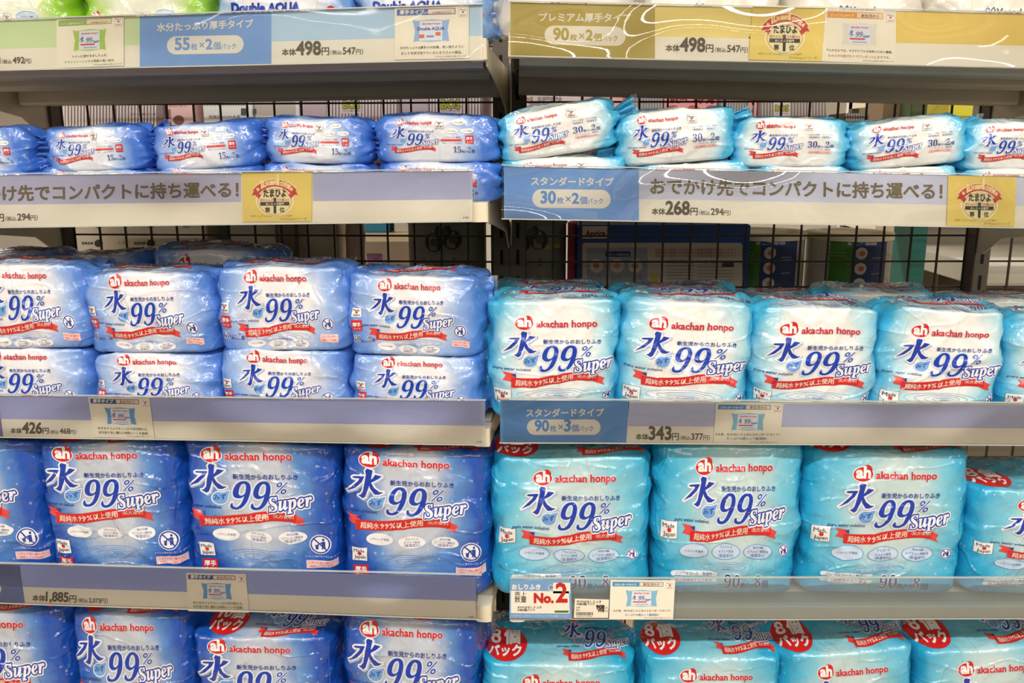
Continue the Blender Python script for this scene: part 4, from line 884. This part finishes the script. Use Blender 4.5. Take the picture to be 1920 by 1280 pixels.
SM = 'small_wipes_pack'
def many(tn, u, rows, group, dd, name='wet_wipes_pack', **kw):
    for i, (px, base, rot, lb, ex) in enumerate(rows):
        k = dict(kw); k.update(ex); pack(tn, u, px, base, lb, group=group, rot=rot, seed=dd+i*3+1, name=name, **k)
many('small_blue', 'L', [
 ((-132, 52, 240), 327, 2, 'small blue 15-sheet pack cut off by the left picture edge, upper layer', {}),
 ((72, 266, 236), 321, 2.5, 'small blue 15-sheet pack second from the left in the upper layer', {}),
 ((272, 484, 230), 316, 3.5, 'small blue 15-sheet pack tilted up to the right in the middle of the upper layer', {}),
 ((490, 694, 222), 306, -.5, 'small blue 15-sheet pack second from the right in the upper layer', {}),
 ((698, 934, 216), 304, 0, 'small blue 15-sheet pack at the right end of the upper layer', {}),
], 'small blue packs, upper layer', 100, name=SM, d=.02)
many('small_blue', 'L', [
 ((-150, 60, 322), 'L2', 0, 'small blue pack under the left-edge one, mostly behind the strip', {}), ((68, 282, 316), 'L2', 0, 'small blue pack lying under the second one from the left', {}),
 ((288, 486, 311), 'L2', 0, 'small blue pack lying under the tilted one, middle of the lower layer', {}), ((488, 700, 308), 'L2', 0, 'small blue pack lying under the second from the right, lower layer', {}),
 ((704, 940, 304), 'L2', 0, 'small blue pack with its end showing past the strip, lower layer', {})], 'small blue packs, lower layer', 130, name=SM, d=.02)
many('small_blue', 'L', [((20, 190, 243), 'L2', 3, 'small blue pack showing behind the two leftmost front packs', dict(d=.16)), ((205, 400, 246), 'L2', 0, 'small blue pack showing behind the tilted pack', dict(d=.16)), ((560, 790, 240), 'L2', 0, 'small blue pack showing between the two right front packs', dict(d=.16))], 'small blue packs, row behind', 150, name=SM)
many('small_cyan', 'R', [
 ((932, 1164, 200), 290, 9, 'small cyan 30-sheet pack tilted steeply up to the right, at the left end', {}),
 ((1158, 1386, 207), 305, 4.5, 'small cyan 30-sheet pack slightly tilted, second in the upper layer', {}),
 ((1380, 1602, 220), 313, 0, 'small cyan 30-sheet pack lying level in the middle of the upper layer', {}),
 ((1600, 1828, 222), 312, 5, 'small cyan 30-sheet pack tilted up to the right, second from the right', {}),
 ((1812, 2030, 228), 318, 0, 'small cyan 30-sheet pack cut off by the right picture edge', {}),
], 'small cyan packs, upper layer', 160, name=SM, d=.02)
many('small_cyan', 'R', [
 ((940, 1184, 296), 'R2', 1, 'small cyan pack under the steeply tilted one', {}), ((1192, 1412, 304), 'R2', 0, 'small cyan pack under the second one, lower layer', {}), ((1416, 1600, 312), 'R2', 0, 'small cyan pack under the level one, lower layer', {}),
 ((1604, 1806, 311), 'R2', 0, 'small cyan pack under the second from the right, lower layer', {}), ((1808, 2010, 316), 'R2', 0, 'small cyan pack under the one at the right edge', {})], 'small cyan packs, lower layer', 190, name=SM, d=.02)
# third row, blue
many('mid_blue', 'L', [
 ((-86, 162, 498), 652, 1, 'blue 60-sheet pack cut off by the left edge, upper layer', {}), ((140, 398, 514), 661, 1.2, 'blue 60-sheet pack in the upper layer, second from the left', {}),
 ((392, 654, 504), 657, .8, 'blue 60-sheet pack in the upper layer with its right top corner up', {}), ((640, 906, 520), 667, -1, 'blue 60-sheet pack with a white top, upper layer, right end', {}),
], 'blue 60-sheet packs, upper layer', 200, d=.025, depth=.125)
many('mid_blue', 'L', [
 ((-86, 166, 655), 'L3', 0, 'blue 60-sheet pack at the left edge, lower layer', {}), ((160, 406, 665), 'L3', 1.2, 'blue 60-sheet pack in the lower layer, second from the left', {}),
 ((400, 654, 660), 'L3', 0, 'blue 60-sheet pack in the lower layer, second from the right', {}), ((650, 908, 668), 'L3', 0, 'blue 60-sheet pack in the lower layer at the right end', {}),
], 'blue 60-sheet packs, lower layer', 220, d=.025, depth=.125)
many('mid_blue', 'L', [
 ((-70, 98, 484), 'L3', 0, 'dark blue pack in the row behind, left edge', {}), ((104, 268, 486), 'L3', 0, 'dark blue pack in the row behind, above the second front pack', {}), ((272, 516, 474), 'L3', 0, 'dark blue pack in the row behind, above the third front pack', {})],
 'blue packs, row behind', 240, d=.20, depth=.12)
many('mid_cyan', 'R', [
 ((914, 1168, 566), 'R3', 0, 'bright cyan 90-sheet pack at the left end, standing square', {}), ((1162, 1424, 570), 'R3', -2.5, 'bright cyan 90-sheet pack leaning right, second from the left', {}),
 ((1412, 1662, 582), 'R3', -.6, 'bright cyan 90-sheet pack in the middle of the third shelf', {}), ((1658, 1902, 586), 'R3', -2.5, 'bright cyan 90-sheet pack leaning right, fourth from the left', {}),
 ((1896, 2140, 600), 'R3', 0, 'bright cyan 90-sheet pack cut off by the right edge', {}),
], 'cyan 90-sheet packs, front row', 250, d=.02, depth=.125)
many('mid_cyan', 'R', [
 ((925, 1140, 544), 'R3', 0, 'cyan pack behind the square leftmost front pack', {}), ((1150, 1392, 548), 'R3', 0, 'cyan pack behind the second front pack', {}), ((1396, 1536, 562), 'R3', 0, 'cyan pack behind the middle front pack', {}),
 ((1538, 1762, 552), 'R3', 0, 'cyan pack behind, between the middle and fourth front packs', {}), ((1764, 1996, 566), 'R3', 0, 'cyan pack behind the right edge pack', {})],
 'cyan 90-sheet packs, row behind', 270, d=.17, depth=.12)
# fourth row
many('big_blue', 'L', [
 ((-222, 70, 832), 'L4', .5, 'big blue ten-pack cut off by the left edge, fourth shelf', {}), ((58, 338, 836), 'L4', 1.2, 'big blue ten-pack with a pale middle, second on the fourth shelf', {}),
 ((332, 632, 838), 'L4', .2, 'big blue ten-pack third on the fourth shelf', {}), ((628, 922, 852), 'L4', -1.5, 'big blue ten-pack at the right end of the fourth left shelf', {}),
], 'big blue ten-packs, fourth shelf', 280, d=.018, depth=.16)
many('big_cyan', 'R', [
 ((918, 1232, 862), 'R4', 0, 'big cyan eight-pack at the left end of the fourth right shelf', {}), ((1230, 1520, 838), 'R4', 0, 'big cyan eight-pack sitting highest, second on the fourth right shelf', {}),
 ((1516, 1836, 856), 'R4', -.6, 'big cyan eight-pack third on the fourth right shelf', {}), ((1824, 2140, 925), 'R4', -1, 'big cyan eight-pack lowest, cut off by the right edge', {}),
], 'big cyan eight-packs, fourth shelf', 290, d=.018, depth=.16)
# fifth row
many('big_blue', 'L', [
 ((-160, 124, 1152), 'L5', 1, 'big blue ten-pack at the left edge of the lowest shelf', {}), ((122, 356, 1158), 'L5', 2, 'narrow big blue ten-pack, second on the lowest shelf', {}),
 ((352, 622, 1202), 'L5', 1, 'big blue ten-pack showing a red oval on top, lowest shelf', {}), ((632, 902, 1168), 'L5', -1.5, 'big blue ten-pack at the right end of the lowest left shelf', {}),
], 'big blue ten-packs, lowest shelf', 300, d=.018, depth=.16)
many('big_cyan', 'R', [
 ((902, 1198, 1252), 'R5', 0, 'big cyan eight-pack with a flat red oval, left end of the lowest shelf', {}), ((1204, 1480, 1240), 'R5', 0, 'big cyan eight-pack with a folded red oval, second on the lowest shelf', {}),
 ((1474, 1738, 1228), 'R5', 5, 'big cyan eight-pack with print rising to the right, lowest shelf', {}), ((1732, 2010, 1222), 'R5', 4, 'big cyan eight-pack at the right edge of the lowest shelf', {}),
], 'big cyan eight-packs, lowest shelf', 310, d=.018, depth=.19)

# ------------------------------------------------------------------ what stands behind the wire: the next aisle's shelf and its goods
def deco(root_mw_u, d, fn, root, step=0.0003):
    """flat print on the plane d of a bay, as a part of root"""
    cd = Card('x', '', '', root_mw_u, d); fn(cd); inv = root.matrix_world.inverted() @ UM[root_mw_u]; byp = {}
    for part, col, layer, tr in cd.items: byp.setdefault(part, []).append((col, layer, tr))
    for part, its in byp.items():
        V = []; mi = []; mats = []
        for col, layer, tr in its:
            m = flat('ink', cd.cols.get(col, COL.get(col)))
            if m not in mats: mats.append(m)
            h_ = hits(tr.reshape(-1, 2), root_mw_u, d); y = d-step*np.repeat(layer, 3)
            V += [inv @ Vector((h_[i, 0], y[i], h_[i, 1])) for i in range(len(h_))]; mi += [mats.index(m)]*len(tr)
        me = bpy.data.meshes.new(part); me.from_pydata(V, [], [(3*i, 3*i+1, 3*i+2) for i in range(len(V)//3)])
        for m in mats: me.materials.append(m)
        me.polygons.foreach_set('material_index', mi); link(part, me, root)
ZB = -0.47; ZA = -0.045
def carton(u, x0, x1, py, zb, d, depth, rgb, label, fn=None, cat='carton', name='carton', zt=None, group='cartons on the next aisle shelf'):
    a0, z_ = hit(x0, py, u, d); a1, _ = hit(x1, py, u, d); zt = z_ if zt is None else zt
    o = empty(name, label, cat, UM[u] @ Matrix.Translation((a0, d, zb)), group)
    MB().box(0, a1-a0, 0, depth, 0, zt-zb).build('box_body', flat('box', rgb), o, bevel=0.002)
    MB().box((a1-a0)*.02, (a1-a0)*.98, depth*.48, depth*.52, zt-zb, zt-zb+.0006).build('tape_seam', flat('box', (190, 176, 150)), o)
    if fn: deco(u, d-0.0006, fn, o)
    return o
def stripes(cd, x0, x1, y0, y1, c1, n):
    for i in range(n): cd.rect('stripes', cd.c(c1), x0+(x1-x0)*i/n, y0, x0+(x1-x0)*(i+.5)/n, y1, 1)
def bos(cd, x, y, w_):
    cd.rect('box_panel', cd.c((226, 214, 222)), x-4, y-16, x+w_+4, y+10, 2); cd.text('box_lettering', cd.c((70, 70, 40)), 'BOS', (x, y), (x+w_, y), 3, bold=.10, h=1.1)
    cd.text('box_lettering', cd.c((186, 190, 60)), 'BOS', (x, y), (x+w_, y), 5, bold=.04, h=1.1); cd.text('box_lettering', cd.c((90, 70, 80)), 'うんちが臭わない袋', (x, y+6), (x+w_, y+6), 3, res=1)
dA = 0.62
STR = (240, 232, 236)
carton('L', 115, 300, 120, ZA, dA, .2, (149, 130, 130), 'dark striped carton behind the wire at the left', lambda c: (stripes(c, 118, 296, 130, 255, STR, 30), c.text('box_lettering', c.c((120, 90, 84)), 'おむつが臭わない袋', (245, 216), (292, 216), 2, res=1)))
carton('L', 303, 358, 120, ZA, dA, .2, (250, 208, 210), 'pink patterned carton behind the wire', lambda c: (c.text('box_lettering', c.c((170, 80, 90)), 'におわない', (308, 200), (352, 200), 2, res=1), c.rect('box_panel', c.c((190, 120, 126)), 314, 205, 320, 240, 1), c.ell('box_panel', c.c((140, 90, 90)), 335, 225, 10, 9, 1)))
carton('L', 374, 468, 120, ZA, dA, .2, (250, 250, 250), 'pale carton with small print behind the wire', lambda c: (stripes(c, 378, 466, 185, 198, (160, 150, 150), 18), c.text('box_lettering', c.c((120, 112, 108)), '防臭袋BOS大人用', (392, 222), (450, 222), 2, res=1), c.rect('barcode', c.c((90, 86, 90)), 452, 203, 462, 216, 2)))
carton('L', 472, 556, 120, ZA, dA, .2, (250, 250, 250), 'white carton with a pale blue foot behind the wire', lambda c: (c.rect('box_panel', c.c((160, 190, 214)), 474, 219, 552, 236, 1), c.rect('box_panel', c.c((206, 196, 190)), 478, 190, 554, 216, 1), c.rect('barcode', c.c((90, 86, 90)), 474, 204, 481, 214, 2)))
carton('L', 560, 609, 120, ZA, dA, .2, (208, 187, 199), 'plain mauve carton behind the wire')
carton('L', 611, 748, 120, ZA, dA, .2, (159, 135, 140), 'striped carton lettered BOS near the middle of the left bay', lambda c: (stripes(c, 613, 746, 130, 232, STR, 22), bos(c, 644, 203, 30)))
carton('L', 751, 802, 120, ZA, dA, .2, (206, 187, 201), 'mauve carton between the two striped ones')
carton('L', 804, 905, 120, ZA, dA, .2, (159, 135, 140), 'striped carton lettered BOS at the right end of the left bay', lambda c: (stripes(c, 806, 903, 130, 232, STR, 17), bos(c, 828, 203, 34)))
carton('R', 948, 1090, 120, ZA, dA, .2, (250, 232, 229), 'pale carton with faint lettering at the left of the right bay', lambda c: (c.text('box_lettering', c.c((180, 166, 168)), 'CHEF!', (972, 204), (1052, 204), 2, bold=.04), stripes(c, 950, 960, 180, 230, (150, 140, 140), 3)))
carton('R', 1093, 1176, 120, ZA, dA, .2, (250, 194, 192), 'plain pink carton behind the wire', lambda c: (c.ell('box_panel', c.c((226, 180, 176)), 1120, 205, 18, 16, 1), c.rect('box_panel', c.c((190, 104, 108)), 1168, 182, 1174, 216, 1)))
carton('R', 1180, 1246, 120, ZA, dA, .2, (149, 135, 135), 'black and grey striped carton in the right bay', lambda c: stripes(c, 1182, 1244, 130, 232, (190, 186, 190), 12))
def red_box(c):
    c.text('box_lettering', c.c((150, 30, 50)), 'おむつ', (1256, 192), (1288, 192), 2, bold=.05); c.text('box_lettering', c.c((150, 30, 50)), '1ヶ月', (1302, 192), (1338, 192), 2, bold=.05)
    for x_ in (1262, 1300, 1334): c.ell('box_panel', c.c((196, 90, 96)), x_, 206, 12, 9, 1, 16)
carton('R', 1248, 1348, 120, ZA, dA, .2, (250, 173, 173), 'pink carton with dark red lettering', red_box)
carton('R', 1350, 1404, 120, ZA, dA, .2, (144, 133, 130), 'narrow striped carton beside the red lettered one', lambda c: stripes(c, 1352, 1402, 130, 232, (186, 182, 184), 10))
carton('R', 1406, 1424, 120, ZA, dA, .2, (250, 166, 163), 'narrow pink carton edge')
carton('R', 1426, 1556, 120, ZA, dA, .2, (149, 130, 126), 'striped carton with a yellow green mark in the right bay', lambda c: (stripes(c, 1428, 1554, 130, 232, (192, 186, 184), 22), bos(c, 1454, 208, 24)))
carton('R', 1584, 1630, 212, ZA, dA, .1, (121, 116, 116), 'low dark striped carton in the bright gap', lambda c: stripes(c, 1586, 1628, 213, 226, (190, 186, 184), 9))
carton('R', 1788, 1834, 120, ZA, dA, .1, (250, 244, 78), 'yellow carton beside the right upright')
carton('R', 1664, 1700, 120, ZA, .86, .1, (140, 116, 90), 'brown carton further back'); carton('R', 1716, 1784, 120, ZA, .80, .1, (90, 107, 81), 'dark green carton further back')

# cartons and pails on the lower board (seen above the third row)
def cream_box(c):
    c.rect('box_panel', c.c((208, 200, 178)), 103, 418, 384, 470, 1)
    for x_, w_ in ((185, 1), (283, 1), (370, 1)):
        c.ell('box_panel', c.c((40, 38, 36)), x_, 456, 8, 7, 2, 18); c.text('box_lettering', c.c((70, 64, 60)), '消臭効果', (x_-32, 458), (x_-10, 458), 2, bold=.03, res=1); c.text('box_lettering', c.c((170, 96, 70)), 'におい', (x_-60, 457), (x_-40, 457), 2, res=1)
    for x_, cc in ((185, (90, 130, 170)), (283, (200, 140, 110)), (350, (150, 150, 150))): c.ell('box_panel', c.c(cc), x_, 420, 9, 8, 2, 16)
carton('L', 96, 386, 405, ZB, .60, .25, (196, 188, 166), 'long cream carton with dark round marks behind the wire', cream_box)
carton('L', 390, 424, 405, ZB, .66, .2, (120, 150, 132), 'green tinted bottle carton behind the wire')
carton('L', 428, 516, 408, ZB, .63, .25, (176, 166, 152), 'grey beige carton behind the wire'); carton('L', 518, 552, 408, ZB, .60, .25, (120, 108, 96), 'narrow brown carton behind the wire')
carton('L', 554, 632, 408, ZB, .62, .25, (196, 186, 168), 'light beige carton behind the wire')
def bag(u, x0, x1, py, zb, d, rgb, label):
    a0, z_ = hit(x0, py, u, d); a1, _ = hit(x1, py, u, d); W, H = a1-a0, z_-zb
    o = empty('plastic_bag', label, 'bag', UM[u] @ Matrix.Translation(((a0+a1)/2, d+.05, zb)))
    m = MB(); n, k = 14, 16
    for j in range(k+1):
        f = j/k; rr = (1-.25*f**3)*(1+.06*math.sin(j*1.9))
        for i in range(n): t = 2*math.pi*i/n; m.v.append((W/2*rr*math.cos(t)*(1+.05*math.sin(i*3+j)), .05*rr*math.sin(t)*(1-f*.7), H*f))
    for j in range(k):
        for i in range(n): i2 = (i+1) % n; m.f.append((j*n+i, j*n+i2, (j+1)*n+i2, (j+1)*n+i)); m.m.append(0)
    m.f += [tuple(range(n-1, -1, -1)), tuple(range(k*n, k*n+n))]; m.m += [0, 0]
    b = m.build('bag_body', mat('bag_'+label[:6], rgb, .3, coat=.6), o); b.data.polygons.foreach_set('use_smooth', [True]*len(b.data.polygons))
    MB().box(-W*.36, W*.36, -.003, .003, H-.002, H+.012).build('bag_seal', mat('bag_'+label[:6], rgb, .3), o)
bag('L', 632, 676, 408, ZB, .60, (206, 178, 164), 'pinkish soft plastic bag behind the wire')
def pail(u, cx, hw, py, zb, d, sections, label, rim, circles=(), lettering=()):
    """round pail: sections = (angle0, angle1, rgb) in degrees, 0 = towards the camera, positive to the right"""
    a, z_ = hit(cx, py, u, d); a1, _ = hit(cx+hw, py, u, d); r = a1-a; H = z_-zb
    o = empty('round_pail', label, 'pail', UM[u] @ Matrix.Translation((a, d+r, zb)), 'round pails behind the wire')
    n = 48; m = MB(); mats = []
    for i in range(n):
        t0, t1 = 2*math.pi*i/n, 2*math.pi*(i+1)/n; deg = math.degrees((t0+t1)/2); deg = deg-360 if deg > 180 else deg
        rgb = next((s_[2] for s_ in sections if s_[0] <= deg < s_[1]), sections[-1][2]); mm = flat('pail', rgb)
        if mm not in mats: mats.append(mm)
        b = len(m.v); m.v += [(r*math.sin(t), -r*math.cos(t), z) for z in (0, H) for t in (t0, t1)]; m.f.append((b, b+1, b+3, b+2)); m.m.append(mats.index(mm))
    m.build('pail_body', mats, o)
    m = MB()
    prof = [(r*1.0, H-.006), (r*1.03, H-.006), (r*1.035, H+.004), (r*1.02, H+.008), (r*.8, H+.008), (r*.74, H+.004), (r*.72, H-.01), (0.001, H-.012)]
    for p, z in prof:
        for i in range(n): t = 2*math.pi*i/n; m.v.append((p*math.sin(t), -p*math.cos(t), z))
    for j in range(len(prof)-1):
        for i in range(n): i2 = (i+1) % n; m.f.append((j*n+i, j*n+i2, (j+1)*n+i2, (j+1)*n+i)); m.m.append(0)
    m.build('pail_rim', flat('pail', rim), o)
    def wrap(cc, ang, z, rx, rz, ly, pt='picture_disc', n_=18, pts=None):
        rr = r+.0004*ly; P = pts or [(rx*math.cos(2*math.pi*i/n_), rz*math.sin(2*math.pi*i/n_)) for i in range(n_)]
        vs = [(rr*math.sin(math.radians(ang)+p/r), -rr*math.cos(math.radians(ang)+p/r), z+q) for p, q in P]
        me = bpy.data.meshes.new(pt); me.from_pydata(vs, [], [tuple(range(len(vs)))]); me.materials.append(flat('pail', cc)); link(pt, me, o)
    for ang, dz, rad, c1, c2 in circles: wrap(c1, ang, H-dz, rad, rad, 1); wrap(c2, ang+1, H-dz, rad*.5, rad*.45, 2, 'picture_motif', 7)
    for ang, dz, w_, h_, cc in lettering: wrap(cc, ang, H-dz, w_, h_, 1, 'print_bar', pts=[(-w_, -h_), (-w_/3, -h_), (w_/3, -h_), (w_, -h_), (w_, h_), (w_/3, h_), (-w_/3, h_), (-w_, h_)])
GW = (140, 140, 132)
for u_, cx_, hw_, lb in (('L', 828, 76, 'grey clear pail with dark discs at the right end of the left bay'), ('R', 992, 74, 'grey clear pail with dark discs at the left end of the right bay')):
    pail(u_, cx_, hw_, 418, ZB, .60, [(-180, 181, GW)], lb, (120, 122, 116), [(15, .035, .02, (44, 44, 42), (80, 80, 76)), (-12, .04, .02, (44, 44, 42), (80, 80, 76)), (2, .018, .018, (50, 50, 48), (84, 84, 80))],
         [(5, .075, .05, .003, (90, 90, 82)), (5, .087, .045, .0025, (90, 90, 82)), (-62 if u_ == 'L' else 40, .05 if u_ == 'R' else .035, .02, .004, (186, 186, 40)), (5, .11, .04, .003, (110, 112, 90))])
NV, GN = (24, 52, 110), (70, 130, 40)
for cx_, hw_, py_, lb in ((1450, 84, 447, 'green and navy round pail with a cream lid, left of two'), (1622, 80, 448, 'green and navy round pail with a cream lid, right of two')):
    pail('R', cx_, hw_, py_, ZB, .62, [(-180, -48, (206, 200, 196)), (-48, -18, GN), (-18, 38, NV), (38, 181, (178, 174, 162))], lb, (236, 226, 200),
         [(-3, .030, .0125, (206, 200, 196), (186, 120, 90)), (-3, .062, .0125, (206, 200, 196), (206, 90, 70)), (-3, .094, .0125, (206, 200, 196), (170, 130, 110))],
         [(-2, .010, .03, .003, (176, 190, 210)), (20, .04, .012, .0012, (120, 140, 180)), (20, .046, .012, .0012, (120, 140, 180)), (20, .073, .012, .0012, (120, 140, 180)), (-34, .03, .018, .0015, (120, 170, 80)), (-34, .037, .018, .0015, (120, 170, 80))])
def blue_box(c):
    c.rect('box_label', c.c((226, 220, 210)), 1092, 424, 1139, 447, 1); c.text('box_label', c.c((150, 40, 30)), 'Aprica', (1098, 442), (1135, 442), 2, bold=.05)
    c.rect('instruction_panel', c.c((206, 200, 190)), 1092, 455, 1392, 560, 1, r=5); c.rect('instruction_panel', c.c((160, 166, 178)), 1100, 464, 1214, 560, 2)
    c.rect('instruction_panel', c.c((24, 54, 120)), 1135, 471, 1182, 481, 3); c.text('instruction_panel', c.c((225, 225, 225)), 'カセット取付方法', (1138, 479), (1179, 479), 4, res=1)
    for x_, cc in ((1118, (190, 120, 90)), (1157, (214, 150, 90)), (1191, (206, 140, 110))): c.ell('instruction_panel', c.c((220, 214, 206)), x_, 498, 13, 13, 3, 24); c.ell('instruction_panel', c.c(cc), x_, 498, 6, 5, 4, 10)
    for x_ in (1108, 1146, 1184): c.text('instruction_panel', c.c((70, 66, 70)), 'レバーを押して', (x_, 519), (x_+26, 519), 3, res=1); c.text('instruction_panel', c.c((70, 66, 70)), '取り外します', (x_, 524), (x_+22, 524), 3, res=1)
    for i in range(3): c.text('instruction_panel', c.c((160, 60, 50)), '本製品をご使用になる前に必ず取扱説明書をお読みください', (1228, 470+6*i), (1380, 470+6*i), 3, res=1)
    for i in range(7): c.rect('instruction_panel', c.c((120, 116, 112)), 1250, 486+6*i, 1300, 487+6*i, 3); c.rect('instruction_panel', c.c((130, 126, 122)), 1310, 500+6*i, 1376, 501+6*i, 3)
    c.rect('instruction_panel', c.c((206, 196, 40)), 1222, 514, 1233, 530, 3); c.rect('barcode', c.c((70, 66, 66)), 1354, 490, 1376, 500, 4)
    for x_ in (1323, 1336): c.ring('instruction_panel', c.c((110, 106, 102)), x_, 491, 4, 4, .9, 3, 14)
carton('R', 1083, 1408, 422, ZB, .60, .25, (26, 76, 156), 'large blue carton with a white Aprica label and instruction panel', blue_box)
carton('R', 1066, 1079, 417, ZB, .66, .03, (226, 80, 120), 'narrow pink carton beside the blue carton')
carton('R', 1712, 1742, 418, ZB, .80, .1, (34, 112, 104), 'teal carton beyond the pails')
# boards of the next aisle's shelf and its own uprights
for u, a0, a1 in (('L', -0.98, -0.06), ('R', 0.0, 0.92)):
    for z_, nm, a1_ in ((ZA, 'upper', a1), (ZB, 'lower', a1 if u == 'L' else .92), (-.90, 'bottom', a1), (.30, 'top', a1)):
        o = empty('aisle_shelf', 'cream %s board of the next aisle shelf behind the %s bay' % (nm, 'left' if u == 'L' else 'right'), 'shelf', UM[u] @ Matrix.Translation((a0, .57, z_)), 'boards of the next aisle shelf')
        MB().box(0, a1_-a0, 0, .40, -.03, -0.0005).build('board', M_DECK, o, bevel=.001); MB().box(0, a1_-a0, .401, .413, -.032, .002).build('front_rail', M_CREAM, o, bevel=.001)
# goods seen small and far through the gaps
def far_gondola(x0, x1, y, seed, hmax=.16):
    rnd = random.Random(seed); o = empty('far_gondola', 'pale shelving unit of the aisle beyond, %s' % ('left' if x0 < 0 else 'right'), 'shelving unit', Matrix.Translation((x0, y, FLOOR)))
    MB().box(0, x1-x0, .40, .43, 0, 2.0).build('back_board', M_WALL, o)
    for z_ in (.1, .35, .6, .85, 1.1, 1.35, 1.6): MB().box(0, x1-x0, 0, .40, z_-.03, z_).build('shelf_board', M_CREAM, o)
    for x_ in (0, x1-x0-.03): MB().box(x_, x_+.03, .36, .40, 0, 2.0).build('side_post', M_POST, o)
    pal = [(226, 90, 130), (240, 220, 90), (60, 150, 200), (230, 230, 225), (120, 190, 90), (236, 140, 60), (160, 110, 190), (210, 60, 60), (240, 200, 210)]
    nm = {0: 'pink', 1: 'yellow', 2: 'blue', 3: 'white', 4: 'green', 5: 'orange', 6: 'purple', 7: 'red', 8: 'pale pink'}
    for z_, bn in ((.6, 'lower'), (.85, 'middle'), (1.1, 'upper')):
        x = .04; prev = 'side post'
        while x < x1-x0-.20:
            w_ = rnd.uniform(.09, .16); h_ = rnd.uniform(.07, hmax); ci = rnd.randrange(9)
            b = empty('product_box', '%s product box right of the %s, %s board of the %s far unit' % (nm[ci], prev, bn, 'left' if x0 < 0 else 'right'), 'box', Matrix.Translation((x0+x, y+.04, FLOOR+z_)), 'boxes on the far gondolas')
            prev = nm[ci]+' one'
            MB().box(0, w_, 0, .2, 0, h_).build('box_body', flat('box', pal[ci]), b, bevel=.004)
            MB().box(w_*.15, w_*.85, -.001, 0, h_*.4, h_*.8).build('box_panel', flat('box', (240, 236, 228)), b)
            x += w_+rnd.uniform(.01, .04)
far_gondola(-.80, -.25, 3.3, 5); far_gondola(1.45, 2.5, 3.6, 9)

o = empty('side_shelf', 'grey shelf board with a dark bracket seen past the right upright', 'shelf', Matrix.Translation((1.06, 2.0, -.30)))
MB().box(0, 1.3, 0, .45, -.02, 0.03).build('board', M_GREY, o, bevel=.002); MB().prism([(.02, -.02), (.42, -.02), (.42, -.16), (.36, -.14)], 'x', .10, .104).build('bracket', M_POST, o); MB().box(0, 1.3, .46, .47, -1.1, .5).build('back_panel', flat('box', (128, 122, 108)), o)
# unseen unit added behind the camera to block low light on the lower shelves
o = empty('light_block_gondola', 'long low shelving unit added unseen behind the camera to block low light', 'shelving unit', Matrix.Translation((-4, -1.9, FLOOR)))
MB().box(0, 8, .25, .28, 0, 1.62).build('back_board', M_WALL, o)
for z_ in (.12, .45, .8, 1.15, 1.5): MB().box(0, 8, .28, .72, z_-.03, z_).build('shelf_board', M_CREAM, o)
for i in range(9): MB().box(i*.99, i*.99+.03, .26, .30, 0, 1.66).build('side_post', M_POST, o)
rnd = random.Random(77); pn = {0: 'blue', 1: 'pink', 2: 'beige', 3: 'green', 4: 'grey'}; pc = [(70, 110, 170), (206, 130, 140), (200, 180, 150), (110, 150, 110), (140, 140, 140)]
for k, (z_, bn) in enumerate(((.12, 'lowest'), (.45, 'second'), (.8, 'third'), (1.15, 'fourth'), (1.5, 'top'))):  # added cartons, never in view, fill out the light-blocking unit
    for i in range(8):
        ci = rnd.randrange(5); h_ = rnd.uniform(.2, .28) if k < 4 else .14
        b = empty('light_block_carton', '%s carton on the %s board of the added light-blocking unit behind the camera, %s from the left' % (pn[ci], bn, ('first', 'second', 'third', 'fourth', 'fifth', 'sixth', 'seventh', 'eighth')[i]), 'carton', Matrix.Translation((-3.95+i, -1.9+.34, FLOOR+z_)), 'unseen cartons of the added light blocker')
        MB().box(0, .90, 0, .34, 0, h_).build('box_body', flat('box', pc[ci]), b); MB().box(.2, .7, .34, .3406, h_*.3, h_*.75).build('box_panel', flat('box', (236, 232, 224)), b)
